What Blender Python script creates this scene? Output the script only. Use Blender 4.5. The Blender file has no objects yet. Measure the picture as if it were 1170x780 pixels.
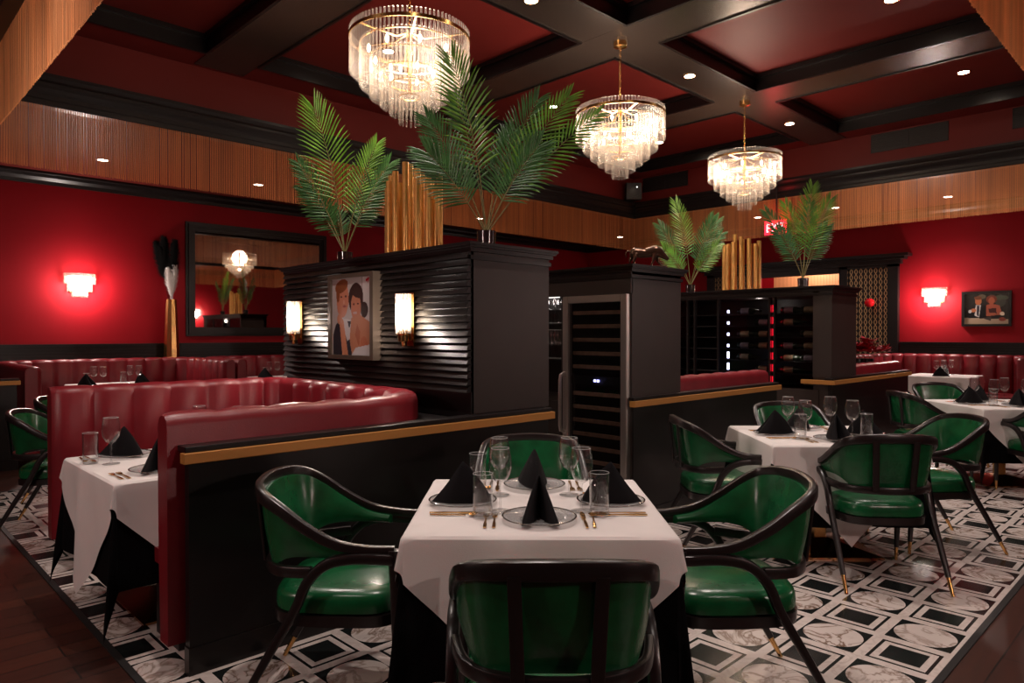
import bpy, bmesh, math, random
from mathutils import Vector, Matrix
random.seed(7)
R = math.radians
C = bpy.context.scene.collection
PI = math.pi

# ------------------------------------------------------------------ camera, world, exposure
ANG = 45.7                                   # room axes: +X runs to the far right, +Y to the far left
cam_d = bpy.data.cameras.new('camera'); cam = bpy.data.objects.new('camera', cam_d); C.objects.link(cam)
cam.location = (0, 0, 1.45); cam.rotation_euler = (R(90 - 0.645), 0, R(ANG - 90))
cam_d.sensor_width = 36; cam_d.lens = 36 * 800 / 1170; cam_d.clip_start = 0.02
bpy.context.scene.camera = cam
sc = bpy.context.scene
sc.view_settings.view_transform = 'Standard'; sc.view_settings.look = 'None'
sc.view_settings.gamma = 1; sc.view_settings.exposure = 1.0; sc.view_settings.use_curve_mapping = False
w = bpy.data.worlds.new('world'); sc.world = w; w.use_nodes = True
w.node_tree.nodes['Background'].inputs[0].default_value = (0.02, 0.012, 0.01, 1)
w.node_tree.nodes['Background'].inputs[1].default_value = 0.3
sc.cycles.use_denoising = True
sc.cycles.max_bounces = 10; sc.cycles.transparent_max_bounces = 40; sc.cycles.diffuse_bounces = 4
sc.cycles.sample_clamp_indirect = 4.0
sc.cycles.caustics_reflective = False; sc.cycles.caustics_refractive = False

F2 = Vector((math.cos(R(ANG)), math.sin(R(ANG)), 0)); R2 = Vector((math.sin(R(ANG)), -math.cos(R(ANG)), 0))
WARM = (1.0, 0.76, 0.60)
WARM2 = (1.0, 0.86, 0.79)

CAN_W = 78.0      # watts of a ceiling can in the coffers
SOF_W = 30.0      # watts of a can in the low outer ceiling
CHAN_W = 33.0     # watts of a chandelier
AISLE_W = 27.0  # watts of each unseen can added over the aisle
SCO_W = 36.0      # watts of a red-wall sconce
TUB_W = 11.0       # watts of a tube sconce

# ------------------------------------------------------------------ materials
MATS = {}
def nmat(name):
    m = bpy.data.materials.new(name); m.use_nodes = True; MATS[name] = m
    return m, m.node_tree, m.node_tree.nodes['Principled BSDF']
def simple(name, col, rough=.5, metal=0.0, coat=0.0, spec=.5, bump=0.0, bscale=40.0, var=0.0, vscale=3.0, sheen=0.0, emit=None, es=0.0):
    m, nt, b = nmat(name)
    b.inputs['Base Color'].default_value = (*col, 1); b.inputs['Roughness'].default_value = rough
    b.inputs['Metallic'].default_value = metal; b.inputs['Coat Weight'].default_value = coat
    b.inputs['Specular IOR Level'].default_value = spec; b.inputs['Sheen Weight'].default_value = sheen
    if emit: b.inputs['Emission Color'].default_value = (*emit, 1); b.inputs['Emission Strength'].default_value = es
    tc = nt.nodes.new('ShaderNodeTexCoord')
    if var:
        n = nt.nodes.new('ShaderNodeTexNoise'); n.inputs['Scale'].default_value = vscale; n.inputs['Detail'].default_value = 4
        nt.links.new(tc.outputs['Object'], n.inputs['Vector'])
        r = nt.nodes.new('ShaderNodeValToRGB')
        r.color_ramp.elements[0].position = .3; r.color_ramp.elements[1].position = .7
        r.color_ramp.elements[0].color = (*[c * (1 - var) for c in col], 1); r.color_ramp.elements[1].color = (*[min(1, c * (1 + var)) for c in col], 1)
        nt.links.new(n.outputs['Fac'], r.inputs['Fac']); nt.links.new(r.outputs['Color'], b.inputs['Base Color'])
    if bump:
        n2 = nt.nodes.new('ShaderNodeTexNoise'); n2.inputs['Scale'].default_value = bscale; n2.inputs['Detail'].default_value = 3
        nt.links.new(tc.outputs['Object'], n2.inputs['Vector'])
        bp = nt.nodes.new('ShaderNodeBump'); bp.inputs['Strength'].default_value = bump; bp.inputs['Distance'].default_value = .01
        nt.links.new(n2.outputs['Fac'], bp.inputs['Height']); nt.links.new(bp.outputs['Normal'], b.inputs['Normal'])
    return m
def glassy(name, tint=(1, 1, 1), base=.03, rough=.02, body=0.0, bodycol=(1, 1, 1), edge=.7, pwr=2.2):
    m = bpy.data.materials.new(name); m.use_nodes = True; nt = m.node_tree; nt.nodes.clear(); MATS[name] = m
    out = nt.nodes.new('ShaderNodeOutputMaterial'); tr = nt.nodes.new('ShaderNodeBsdfTransparent'); gl = nt.nodes.new('ShaderNodeBsdfGlossy')
    tr.inputs[0].default_value = (*tint, 1); gl.inputs['Roughness'].default_value = rough
    lw = nt.nodes.new('ShaderNodeLayerWeight'); lw.inputs['Blend'].default_value = .5
    pw = nt.nodes.new('ShaderNodeMath'); pw.operation = 'POWER'; pw.inputs[1].default_value = pwr; nt.links.new(lw.outputs['Facing'], pw.inputs[0])
    ad = nt.nodes.new('ShaderNodeMath'); ad.operation = 'MULTIPLY_ADD'; ad.use_clamp = True; ad.inputs[1].default_value = edge; ad.inputs[2].default_value = base
    nt.links.new(pw.outputs[0], ad.inputs[0])
    mx = nt.nodes.new('ShaderNodeMixShader'); nt.links.new(ad.outputs[0], mx.inputs[0]); nt.links.new(tr.outputs[0], mx.inputs[1]); nt.links.new(gl.outputs[0], mx.inputs[2])
    last = mx
    if body:
        tl = nt.nodes.new('ShaderNodeBsdfTranslucent'); df = nt.nodes.new('ShaderNodeBsdfDiffuse')
        tl.inputs[0].default_value = (*bodycol, 1); df.inputs[0].default_value = (*bodycol, 1)
        m2 = nt.nodes.new('ShaderNodeMixShader'); m2.inputs[0].default_value = .5; nt.links.new(tl.outputs[0], m2.inputs[1]); nt.links.new(df.outputs[0], m2.inputs[2])
        m3 = nt.nodes.new('ShaderNodeMixShader'); m3.inputs[0].default_value = body; nt.links.new(mx.outputs[0], m3.inputs[1]); nt.links.new(m2.outputs[0], m3.inputs[2])
        last = m3
    nt.links.new(last.outputs[0], out.inputs[0])
    return m
def emitm(name, col, s):
    m = bpy.data.materials.new(name); m.use_nodes = True; nt = m.node_tree; nt.nodes.clear(); MATS[name] = m
    out = nt.nodes.new('ShaderNodeOutputMaterial'); e = nt.nodes.new('ShaderNodeEmission'); e.inputs[0].default_value = (*col, 1); e.inputs[1].default_value = s
    nt.links.new(e.outputs[0], out.inputs[0]); return m

red_wall = simple('red_paint', (.30, .005, .011), .55, spec=.18, bump=.04, bscale=120, var=.06, vscale=1.5)
red_ceil = simple('red_ceiling_paint', (.150, .014, .011), .55, spec=.25, var=.06, vscale=1.2)
leather = simple('oxblood_leather', (.180, .010, .016), .36, spec=.42, bump=.10, bscale=160, var=.14, vscale=4)
green = simple('green_leather', (.004, .090, .028), .27, spec=.6, bump=.16, bscale=22, var=.35, vscale=9)
black = simple('black_lacquer', (.009, .007, .007), .32, spec=.38)
blackm = simple('black_matte', (.010, .008, .008), .55, bump=.02, bscale=60)
panelm = simple('espresso_panel', (.030, .021, .018), .42, var=.12, vscale=5, bump=.03, bscale=90)
beamm = simple('satin_black_beam', (.036, .027, .022), .27, spec=.6)
chairw = simple('ebonised_wood', (.013, .009, .009), .30, spec=.55, bump=.02, bscale=80)
gold = simple('brass', (.78, .46, .17), .22, metal=1.0)
goldpipe = simple('polished_brass_pipe', (.85, .48, .15), .30, metal=.75, var=.1, vscale=12)
rail = simple('brushed_gold_rail', (.50, .225, .055), .45, metal=.35)
chainm = simple('copper_gold_chain', (.72, .29, .105), .45, metal=.3, var=.24, vscale=9)
_nt = chainm.node_tree; _mp = _nt.nodes.new('ShaderNodeMapping'); _mp.inputs['Scale'].default_value = (1.4, 1.4, .04)
_tc = [n for n in _nt.nodes if n.type == 'TEX_COORD'][0]; _no = [n for n in _nt.nodes if n.type == 'TEX_NOISE'][0]
_nt.links.new(_tc.outputs['Object'], _mp.inputs[0]); _nt.links.new(_mp.outputs[0], _no.inputs['Vector'])
white = simple('white_linen', (.74, .69, .67), .85, sheen=.0, bump=.12, bscale=260, var=.03, vscale=6)
blin = simple('black_linen', (.007, .006, .007), .9, spec=.12, sheen=.0, bump=.1, bscale=240)
napm = simple('black_napkin_cotton', (.006, .005, .006), .85, spec=.15, sheen=.0, bump=.1, bscale=240)
steel = simple('stainless_steel', (.72, .66, .62), .38, metal=1.0)
china = None
silver = simple('dark_metal_rim', (.16, .13, .11), .25, metal=1)
bronze = simple('dark_bronze', (.10, .055, .035), .28, metal=.8, bump=.1, bscale=50)
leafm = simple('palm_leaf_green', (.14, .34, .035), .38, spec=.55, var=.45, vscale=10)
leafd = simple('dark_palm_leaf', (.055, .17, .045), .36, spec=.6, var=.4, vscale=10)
stemm = simple('palm_stem', (.20, .17, .06), .5, var=.3, vscale=14)
woodshelf = simple('beech_shelf_front', (.46, .26, .18), .5, var=.2, vscale=20)
china = glassy('clear_plate_glass', tint=(.93, .93, .93), base=.07, rough=.05, body=.20)
mirrorm = simple('mirror_glass', (.62, .56, .52), .02, metal=1.0)
glass = glassy('clear_glass', base=.05)
glass_t = glassy('drinking_glass', tint=(.97, .97, .97), base=.035, body=.006, edge=1.0, pwr=3.0)
glass_e = glassy('glass_rim_highlight', tint=(.95, .95, .95), base=.12, rough=.08, body=.30)  # whitish body paints bright highlights onto glass rims and bases
dglass = glassy('dark_cabinet_glass', tint=(.72, .72, .72), base=.02)
crystal = glassy('crystal_rod', tint=(.98, .97, .95), base=.02, rough=.3, body=.062, bodycol=(1, .93, .86), edge=.35, pwr=2.0)
tubeglass = glassy('sconce_tube_glass', tint=(.98, .97, .95), base=.08, rough=.1, body=.45, bodycol=(1, .94, .86))
bulb = emitm('warm_bulb', (1, .78, .52), 8)
canm = emitm('can_light_lens', (1, .86, .70), 55)
canm2 = emitm('soffit_can_lens', (1, .84, .68), 14)
sconce_e = emitm('sconce_glow', (1, .76, .60), 13)
ledw = emitm('white_led', (.62, .64, 1), 4.5)
ledr = emitm('red_led', (1, .01, .03), 3.2)
ledg = emitm('green_led', (.05, 1, .15), 1.8)
exitm = emitm('exit_face', (1, .015, .03), 2.2)
exitl = emitm('exit_letters', (1, .35, .38), 3.2)
redball = simple('red_glass_ball', (.65, .01, .015), .08, spec=.9)
petal = simple('red_poinsettia', (.36, .008, .018), .5, var=.3, vscale=20)
plume_w = simple('white_pampas', (.88, .84, .80), .9)
plume_b = simple('black_pampas', (.008, .007, .007), .95, spec=.1)
bottlem = simple('dark_wine_bottle', (.012, .018, .010), .12, spec=.7)
labelm = simple('paper_wine_label', (.42, .30, .19), .7, var=.25, vscale=30)
labelw = simple('pale_wine_label', (.34, .27, .33), .7, var=.2, vscale=30)
potm = simple('black_glazed_pot', (.014, .012, .012), .15, spec=.7)
soil = simple('potting_soil', (.03, .02, .012), .9, bump=.5, bscale=90)
whitemat = simple('picture_mount', (.55, .45, .40), .5)

def brushed_lines():                                             # gilt curtain seen beyond the doorway
    m, nt, b = nmat('gold_bead_curtain_far')
    tc = nt.nodes.new('ShaderNodeTexCoord'); wv = nt.nodes.new('ShaderNodeTexWave'); wv.bands_direction = 'Y'
    wv.inputs['Scale'].default_value = 12; wv.inputs['Distortion'].default_value = .6
    nt.links.new(tc.outputs['Object'], wv.inputs['Vector'])
    r = nt.nodes.new('ShaderNodeValToRGB'); r.color_ramp.elements[0].color = (.22, .09, .03, 1); r.color_ramp.elements[1].color = (.75, .40, .17, 1)
    nt.links.new(wv.outputs['Color'], r.inputs['Fac']); nt.links.new(r.outputs['Color'], b.inputs['Base Color'])
    b.inputs['Roughness'].default_value = .5; b.inputs['Metallic'].default_value = .2
    return m
curt_far = brushed_lines()

class NG:                                                        # tiny node-math helper
    def __init__(s, nt): s.nt = nt
    def v(s, op, a, b=None, c=None):
        n = s.nt.nodes.new('ShaderNodeMath'); n.operation = op
        for i, x in enumerate((a, b, c)):
            if x is None: continue
            if isinstance(x, (int, float)): n.inputs[i].default_value = x
            else: s.nt.links.new(x, n.inputs[i])
        return n.outputs[0]
def tile_material():
    m, nt, b = nmat('inlaid_marble_tile'); g = NG(nt)
    geo = nt.nodes.new('ShaderNodeNewGeometry'); sp = nt.nodes.new('ShaderNodeSeparateXYZ'); nt.links.new(geo.outputs['Position'], sp.inputs[0])
    PX, PY = .3075, .3125
    def cell(o, off, p):
        t = g.v('DIVIDE', g.v('SUBTRACT', o, off), p); i = g.v('ROUND', t); return i, g.v('ABSOLUTE', g.v('MULTIPLY', g.v('SUBTRACT', t, i), p))
    ix, ax = cell(sp.outputs[0], 3.444, PX); iy, ay = cell(sp.outputs[1], 1.008, PY)
    par = g.v('PINGPONG', g.v('ADD', ix, iy), 1.0)               # 0 = rectangle cell, 1 = roundel cell
    e = g.v('MINIMUM', g.v('SUBTRACT', .122, ax), g.v('SUBTRACT', .127, ay))
    fr = g.v('MULTIPLY', g.v('GREATER_THAN', e, 0), g.v('LESS_THAN', e, .015))
    inn = g.v('GREATER_THAN', e, .044)
    rect = g.v('MAXIMUM', fr, inn)
    e2 = g.v('MINIMUM', g.v('SUBTRACT', .134, ax), g.v('SUBTRACT', .139, ay))
    rad = g.v('SQRT', g.v('ADD', g.v('POWER', ax, 2), g.v('POWER', ay, 2)))
    circ = g.v('MULTIPLY', g.v('GREATER_THAN', e2, 0), g.v('GREATER_THAN', rad, .132))
    incirc = g.v('MULTIPLY', g.v('LESS_THAN', rad, .132), par)
    blk = g.v('ADD', g.v('MULTIPLY', rect, g.v('SUBTRACT', 1, par)), g.v('MULTIPLY', circ, par))
    # veins
    n = nt.nodes.new('ShaderNodeTexNoise'); n.inputs['Scale'].default_value = 5.5; n.inputs['Detail'].default_value = 6; n.inputs['Distortion'].default_value = 1.8
    nt.links.new(geo.outputs['Position'], n.inputs['Vector'])
    vein = g.v('SUBTRACT', 1, g.v('MULTIPLY', g.v('ABSOLUTE', g.v('SUBTRACT', n.outputs['Fac'], .5)), 17)); vein = g.v('MAXIMUM', vein, 0)
    n3 = nt.nodes.new('ShaderNodeTexNoise'); n3.inputs['Scale'].default_value = 2.6; n3.inputs['Detail'].default_value = 3
    nt.links.new(geo.outputs['Position'], n3.inputs['Vector'])
    vein = g.v('MULTIPLY', vein, g.v('ADD', .25, g.v('MULTIPLY', incirc, .75)))
    vein = g.v('MINIMUM', g.v('MULTIPLY', vein, n3.outputs['Fac']), 1)
    c1 = nt.nodes.new('ShaderNodeMix'); c1.data_type = 'RGBA'; c1.inputs[6].default_value = (.66, .58, .54, 1); c1.inputs[7].default_value = (.20, .125, .085, 1)
    nt.links.new(g.v('MINIMUM', g.v('MULTIPLY', vein, 1.7), 1), c1.inputs[0])
    c2 = nt.nodes.new('ShaderNodeMix'); c2.data_type = 'RGBA'; c2.inputs[7].default_value = (.012, .014, .014, 1)
    nt.links.new(c1.outputs[2], c2.inputs[6]); nt.links.new(blk, c2.inputs[0])
    nt.links.new(c2.outputs[2], b.inputs['Base Color'])
    b.inputs['Roughness'].default_value = .2; b.inputs['Specular IOR Level'].default_value = .5
    return m
def wood_floor():
    m, nt, b = nmat('dark_stained_planks')
    geo = nt.nodes.new('ShaderNodeNewGeometry'); mp = nt.nodes.new('ShaderNodeMapping'); mp.inputs['Rotation'].default_value = (0, 0, R(0))
    nt.links.new(geo.outputs['Position'], mp.inputs[0])
    br = nt.nodes.new('ShaderNodeTexBrick'); br.inputs['Scale'].default_value = 1; br.inputs['Brick Width'].default_value = 1.5; br.inputs['Row Height'].default_value = .14
    br.inputs['Mortar Size'].default_value = .004; br.inputs['Color1'].default_value = (.060, .018, .010, 1); br.inputs['Color2'].default_value = (.032, .011, .008, 1); br.inputs['Mortar'].default_value = (.006, .004, .003, 1)
    nt.links.new(mp.outputs[0], br.inputs[0])
    n = nt.nodes.new('ShaderNodeTexNoise'); mp2 = nt.nodes.new('ShaderNodeMapping'); mp2.inputs['Scale'].default_value = (2, 26, 1)
    nt.links.new(geo.outputs['Position'], mp2.inputs[0]); nt.links.new(mp2.outputs[0], n.inputs[0]); n.inputs['Scale'].default_value = 1.5; n.inputs['Detail'].default_value = 5
    mx = nt.nodes.new('ShaderNodeMix'); mx.data_type = 'RGBA'; mx.blend_type = 'MULTIPLY'; mx.inputs[0].default_value = .8
    rr = nt.nodes.new('ShaderNodeValToRGB'); rr.color_ramp.elements[0].color = (.5, .5, .5, 1); rr.color_ramp.elements[1].color = (1.5, 1.4, 1.3, 1)
    nt.links.new(n.outputs['Fac'], rr.inputs[0]); nt.links.new(br.outputs['Color'], mx.inputs[6]); nt.links.new(rr.outputs[0], mx.inputs[7]); nt.links.new(mx.outputs[2], b.inputs['Base Color'])
    b.inputs['Roughness'].default_value = .38
    return m
def lattice_mat():
    m, nt, b = nmat('gilt_lattice'); g = NG(nt)
    geo = nt.nodes.new('ShaderNodeNewGeometry'); sp = nt.nodes.new('ShaderNodeSeparateXYZ'); nt.links.new(geo.outputs['Position'], sp.inputs[0])
    def line(ph):
        s = g.v('ADD', g.v('MULTIPLY', sp.outputs[1], 1 / .088), g.v('MULTIPLY', g.v('SINE', g.v('ADD', g.v('MULTIPLY', sp.outputs[2], 2 * PI / .215), ph)), .27))
        return g.v('LESS_THAN', g.v('ABSOLUTE', g.v('SUBTRACT', s, g.v('ROUND', s))), .085)
    l = g.v('MAXIMUM', line(0), line(PI))
    c = nt.nodes.new('ShaderNodeMix'); c.data_type = 'RGBA'; c.inputs[6].default_value = (.012, .008, .007, 1); c.inputs[7].default_value = (.50, .32, .16, 1)
    nt.links.new(l, c.inputs[0]); nt.links.new(c.outputs[2], b.inputs['Base Color']); b.inputs['Roughness'].default_value = .45; b.inputs['Metallic'].default_value = .3
    return m
tile_m = tile_material(); wood_m = wood_floor(); lattice_m = lattice_mat()

# ------------------------------------------------------------------ mesh helpers
def obj(name, bm, mat, parent=None, smooth=False, loc=None):
    me = bpy.data.meshes.new(name); bmesh.ops.recalc_face_normals(bm, faces=bm.faces[:]) if bm.faces else None
    bm.to_mesh(me); bm.free()
    if smooth:
        for p in me.polygons: p.use_smooth = True
        if smooth != 'full':
            try: me.set_sharp_from_angle(angle=R(38))
            except Exception: pass
    me.materials.append(mat); o = bpy.data.objects.new(name, me); C.objects.link(o)
    if parent is not None: o.parent = parent
    if loc: o.location = loc
    return o
def thing(name, label, cat, loc=(0, 0, 0), rz=0, group=None):
    o = bpy.data.objects.new(name, None); C.objects.link(o); o.empty_display_size = .1
    o.location = loc; o.rotation_euler = (0, 0, rz); o['label'] = label; o['category'] = cat
    if group: o['group'] = group
    return o
def tag(o, label, cat, group=None, kind=None):
    o['label'] = label; o['category'] = cat
    if group: o['group'] = group
    if kind: o['kind'] = kind
    return o
def struct(name, bm, m, smooth=False):
    o = obj(name, bm, m, None, smooth); o['kind'] = 'structure'; return o
def dup(root, loc, rz, label=None, group=None, scale=None):
    r = root.copy(); C.objects.link(r); r.location = loc; r.rotation_euler = (0, 0, rz)
    if label: r['label'] = label
    if group: r['group'] = group
    if scale: r.scale = scale
    for ch in list(root.children):
        c = ch.copy(); C.objects.link(c); c.parent = r
        for gch in list(ch.children):
            d = gch.copy(); C.objects.link(d); d.parent = c
    return r
def nb(): return bmesh.new()
def box(bm, x0, x1, y0, y1, z0, z1):
    v = [bm.verts.new((x, y, z)) for x in (x0, x1) for y in (y0, y1) for z in (z0, z1)]
    for f in ((0, 1, 3, 2), (4, 6, 7, 5), (0, 4, 5, 1), (2, 3, 7, 6), (0, 2, 6, 4), (1, 5, 7, 3)):
        bm.faces.new([v[i] for i in f])
    return v
def bbox(x0, x1, y0, y1, z0, z1, bev=.0, seg=2):
    bm = nb(); box(bm, x0, x1, y0, y1, z0, z1)
    if bev: bmesh.ops.bevel(bm, geom=bm.edges[:], offset=bev, segments=seg, affect='EDGES', profile=.6)
    return bm
def lathe(bm, prof, n=24, cx=0, cy=0, cap0=True, cap1=True, arc=None, rot=0):
    rings = []
    m = n if arc is None else n + 1
    for r_, z in prof:
        rings.append([bm.verts.new((cx + r_ * math.cos(rot + (2 * PI if arc is None else arc) * k / n), cy + r_ * math.sin(rot + (2 * PI if arc is None else arc) * k / n), z)) for k in range(m)])
    for a, b in zip(rings, rings[1:]):
        for k in range(n):
            k2 = (k + 1) % m
            bm.faces.new((a[k], a[k2], b[k2], b[k]))
    if cap0 and prof[0][0] > 1e-5: bm.faces.new(list(reversed(rings[0])))
    if cap1 and prof[-1][0] > 1e-5: bm.faces.new(rings[-1])
def sweep(bm, pts, prof, up=(0, 0, 1), scales=None, cap=True, closed=False):
    """carry the closed section prof (side, up) along pts"""
    pts = [Vector(p) for p in pts]; up = Vector(up); n = len(pts); rings = []
    for i, p in enumerate(pts):
        if closed: t = pts[(i + 1) % n] - pts[i - 1]
        else: t = pts[min(i + 1, n - 1)] - pts[max(i - 1, 0)]
        t.normalize(); s = t.cross(up)
        if s.length < 1e-4: s = t.cross(Vector((1, 0, 0)))
        s.normalize(); u = s.cross(t)
        k = scales[i] if scales else 1
        ks, ku = (k if isinstance(k, tuple) else (k, k))
        rings.append([bm.verts.new(p + s * a * ks + u * b * ku) for a, b in prof])
    m = len(prof)
    for i in range(n if closed else n - 1):
        a, b = rings[i], rings[(i + 1) % n]
        for k in range(m): bm.faces.new((a[k], a[(k + 1) % m], b[(k + 1) % m], b[k]))
    if cap and not closed: bm.faces.new(list(reversed(rings[0]))); bm.faces.new(rings[-1])
    return rings
def circ(r, n=8, r2=None): return [(r * math.cos(2 * PI * k / n), (r2 or r) * math.sin(2 * PI * k / n)) for k in range(n)]
def rrect(w, h, r=.3, n=3):
    out = []; rr = min(w, h) / 2 * r
    for cx, cy, a0 in ((w / 2 - rr, h / 2 - rr, 0), (-w / 2 + rr, h / 2 - rr, 90), (-w / 2 + rr, -h / 2 + rr, 180), (w / 2 - rr, -h / 2 + rr, 270)):
        for k in range(n): a = R(a0 + 90 * k / (n - 1)); out.append((cx + rr * math.cos(a), cy + rr * math.sin(a)))
    return out
def spline(pts, n=6):
    """Catmull-Rom through pts"""
    P = [Vector(p) for p in pts]; P = [P[0] * 2 - P[1]] + P + [P[-1] * 2 - P[-2]]; out = []
    for i in range(1, len(P) - 2):
        for k in range(n):
            t = k / n; a, b, c, d = P[i - 1:i + 3]
            out.append(.5 * ((2 * b) + (c - a) * t + (2 * a - 5 * b + 4 * c - d) * t * t + (3 * b - a - 3 * c + d) * t ** 3))
    out.append(P[-2]); return out
def light(kind, name, loc, power, col=WARM, size=.05, rot=None, spot=None, blend=.6, parent=None):
    l = bpy.data.lights.new(name, kind); l.energy = power; l.color = col
    if kind in ('POINT', 'SPOT'): l.shadow_soft_size = size
    if kind == 'SPOT': l.spot_size = R(spot or 90); l.spot_blend = blend
    o = bpy.data.objects.new(name, l); C.objects.link(o); o.location = loc
    if rot: o.rotation_euler = rot
    if parent is not None: o.parent = parent
    return o

# ------------------------------------------------------------------ room shell
WY, WX = 11.7, 14.2; NX, NY = -2.3, -2.3
SOF = 3.72; TX0, TX1, TY0, TY1 = .93, 10.80, .85, 7.80
FT, FB = 3.59, 3.00
struct('floor', bbox(NX, WX + 2, NY, WY, -.1, 0), wood_m)
o = struct('floor_marble', bbox(TX0, TX1, TY0, TY1, -.02, .004), tile_m)
bm = nb(); box(bm, TX0 - .03, TX0, TY0 - .03, TY1 + .03, -.02, .007); box(bm, TX0, TX1 + .03, TY0 - .03, TY0, -.02, .007)
box(bm, TX1, TX1 + .03, TY0, TY1 + .03, -.02, .007); box(bm, TX0, TX1, TY1, TY1 + .03, -.02, .007); struct('trim_1', bm, blackm)
struct('wall_left', bbox(NX, WX, WY, WY + .12, 0, SOF), red_wall)
DO0, DO1, DOZ = 5.30, 7.02, 2.64       # doorway in the right wall
bm = nb(); box(bm, WX, WX + .15, NY, DO0, 0, SOF); box(bm, WX, WX + .15, DO1, WY + .12, 0, SOF); box(bm, WX, WX + .15, DO0, DO1, DOZ, SOF)
struct('wall_right', bm, red_wall)
struct('wall_near', bbox(NX, WX, NY - .12, NY, 0, SOF), red_wall)
struct('wall_back', bbox(NX - .12, NX, NY, WY, 0, SOF), red_wall)
bm = nb(); box(bm, WX + 2.0, WX + 2.1, 3, 9, 0, SOF); box(bm, WX + .15, WX + 2, 3.0, 3.1, 0, SOF); box(bm, WX + .15, WX + 2, 8.9, 9, 0, SOF); box(bm, WX + .15, WX + 2.1, 3, 9, SOF, SOF + .1)
struct('wall_lobby', bm, red_wall)
# low outer ceiling round the tray
bm = nb(); e = .06
box(bm, NX, TX0 - e, NY, WY, SOF, SOF + .1); box(bm, TX1 + e, WX, NY, WY, SOF, SOF + .1)
box(bm, TX0 - e, TX1 + e, NY, TY0 - e, SOF, SOF + .1); box(bm, TX0 - e, TX1 + e, TY1 + e, WY, SOF, SOF + .1)
struct('ceiling_soffit', bm, red_ceil)
ZB, ZC = 4.32, 4.50
t = .1
bm = nb()
box(bm, TX0 - t, TX0, TY0 - t, TY1 + t, SOF, ZC); box(bm, TX1, TX1 + t, TY0 - t, TY1 + t, SOF, ZC)
box(bm, TX0, TX1, TY0 - t, TY0, SOF, ZC); box(bm, TX0, TX1, TY1, TY1 + t, SOF, ZC)
struct('wall_tray', bm, red_ceil)
struct('ceiling', bbox(TX0 - t, TX1 + t, TY0 - t, TY1 + t, ZC, ZC + .1), red_ceil)
# red border strip just above the beams' undersides, with dark inner faces
b_ = .45
bm = nb(); box(bm, TX0, TX0 + b_, TY0, TY1, ZB + .01, ZC); box(bm, TX1 - b_, TX1, TY0, TY1, ZB + .01, ZC); box(bm, TX0 + b_, TX1 - b_, TY0, TY0 + b_, ZB + .01, ZC); box(bm, TX0 + b_, TX1 - b_, TY1 - b_, TY1, ZB + .01, ZC)
struct('ceiling_border', bm, red_ceil)
def ring(x0, x1, y0, y1, z0, z1, th, inward=True):
    bm = nb(); s = th
    box(bm, x0, x0 + s, y0, y1, z0, z1); box(bm, x1 - s, x1, y0, y1, z0, z1); box(bm, x0 + s, x1 - s, y0, y0 + s, z0, z1); box(bm, x0 + s, x1 - s, y1 - s, y1, z0, z1)
    return bm
BXS = (3.07, 5.61, 8.15); BY = 4.22; hw = .265
k = 0
xs = [TX0 + b_] + [v for X in BXS for v in (X - hw, X + hw)] + [TX1 - b_]; ys = [TY0 + b_, BY - hw, BY + hw, TY1 - b_]
n_trim = 2
bmc = nb()
for i in range(0, 8, 2):                       # black reveal lining each coffer, with a small bead at its foot
    for j in (0, 2):
        x0, x1, y0, y1 = xs[i], xs[i + 1], ys[j], ys[j + 1]
        for (a0, a1, th) in ((ZB + .012, ZC, .012), (ZB - .012, ZB + .012, .03), (ZC - .045, ZC - .001, .05)):
            s = th
            box(bmc, x0, x0 + s, y0, y1, a0, a1); box(bmc, x1 - s, x1, y0, y1, a0, a1); box(bmc, x0 + s, x1 - s, y0, y0 + s, a0, a1); box(bmc, x0 + s, x1 - s, y1 - s, y1, a0, a1)
struct('trim_2', bmc, black)
for i, X in enumerate(BXS): struct('beam_cross_%d' % (i + 1), bbox(X - hw, X + hw, TY0 + .08, TY1 - .08, ZB, ZC), beamm)
struct('beam_long', bbox(TX0 + .08, TX1 - .08, BY - hw, BY + hw, ZB + .001, ZC), beamm)
# tray crown moulding: closed sweep, profile (inward, z)
def moulding(name, x0, x1, y0, y1, prof, m, s=1):
    bm = nb(); rings = []
    for (cx, cy, dx, dy) in ((x0, y0, 1, 1), (x1, y0, -1, 1), (x1, y1, -1, -1), (x0, y1, 1, -1)):
        rings.append([bm.verts.new((cx + dx * a * s, cy + dy * a * s, z)) for a, z in prof])
    for i in range(4):
        a, b = rings[i], rings[(i + 1) % 4]; mm = len(prof)
        for k in range(mm): bm.faces.new((a[k], a[(k + 1) % mm], b[(k + 1) % mm], b[k]))
    return struct(name, bm, m)
moulding('trim_3', TX0, TX1, TY0, TY1, [(-.11, FT), (.012, FT), (.022, FT + .01), (.022, FT + .05), (.035, FT + .06), (.035, FT + .10), (.055, FT + .12), (.075, FT + .15), (.10, FT + .17), (.10, FT + .195), (.125, FT + .21), (.15, FT + .24), (.15, FT + .27), (-.08, FT + .275), (-.11, SOF)], black)
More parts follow.
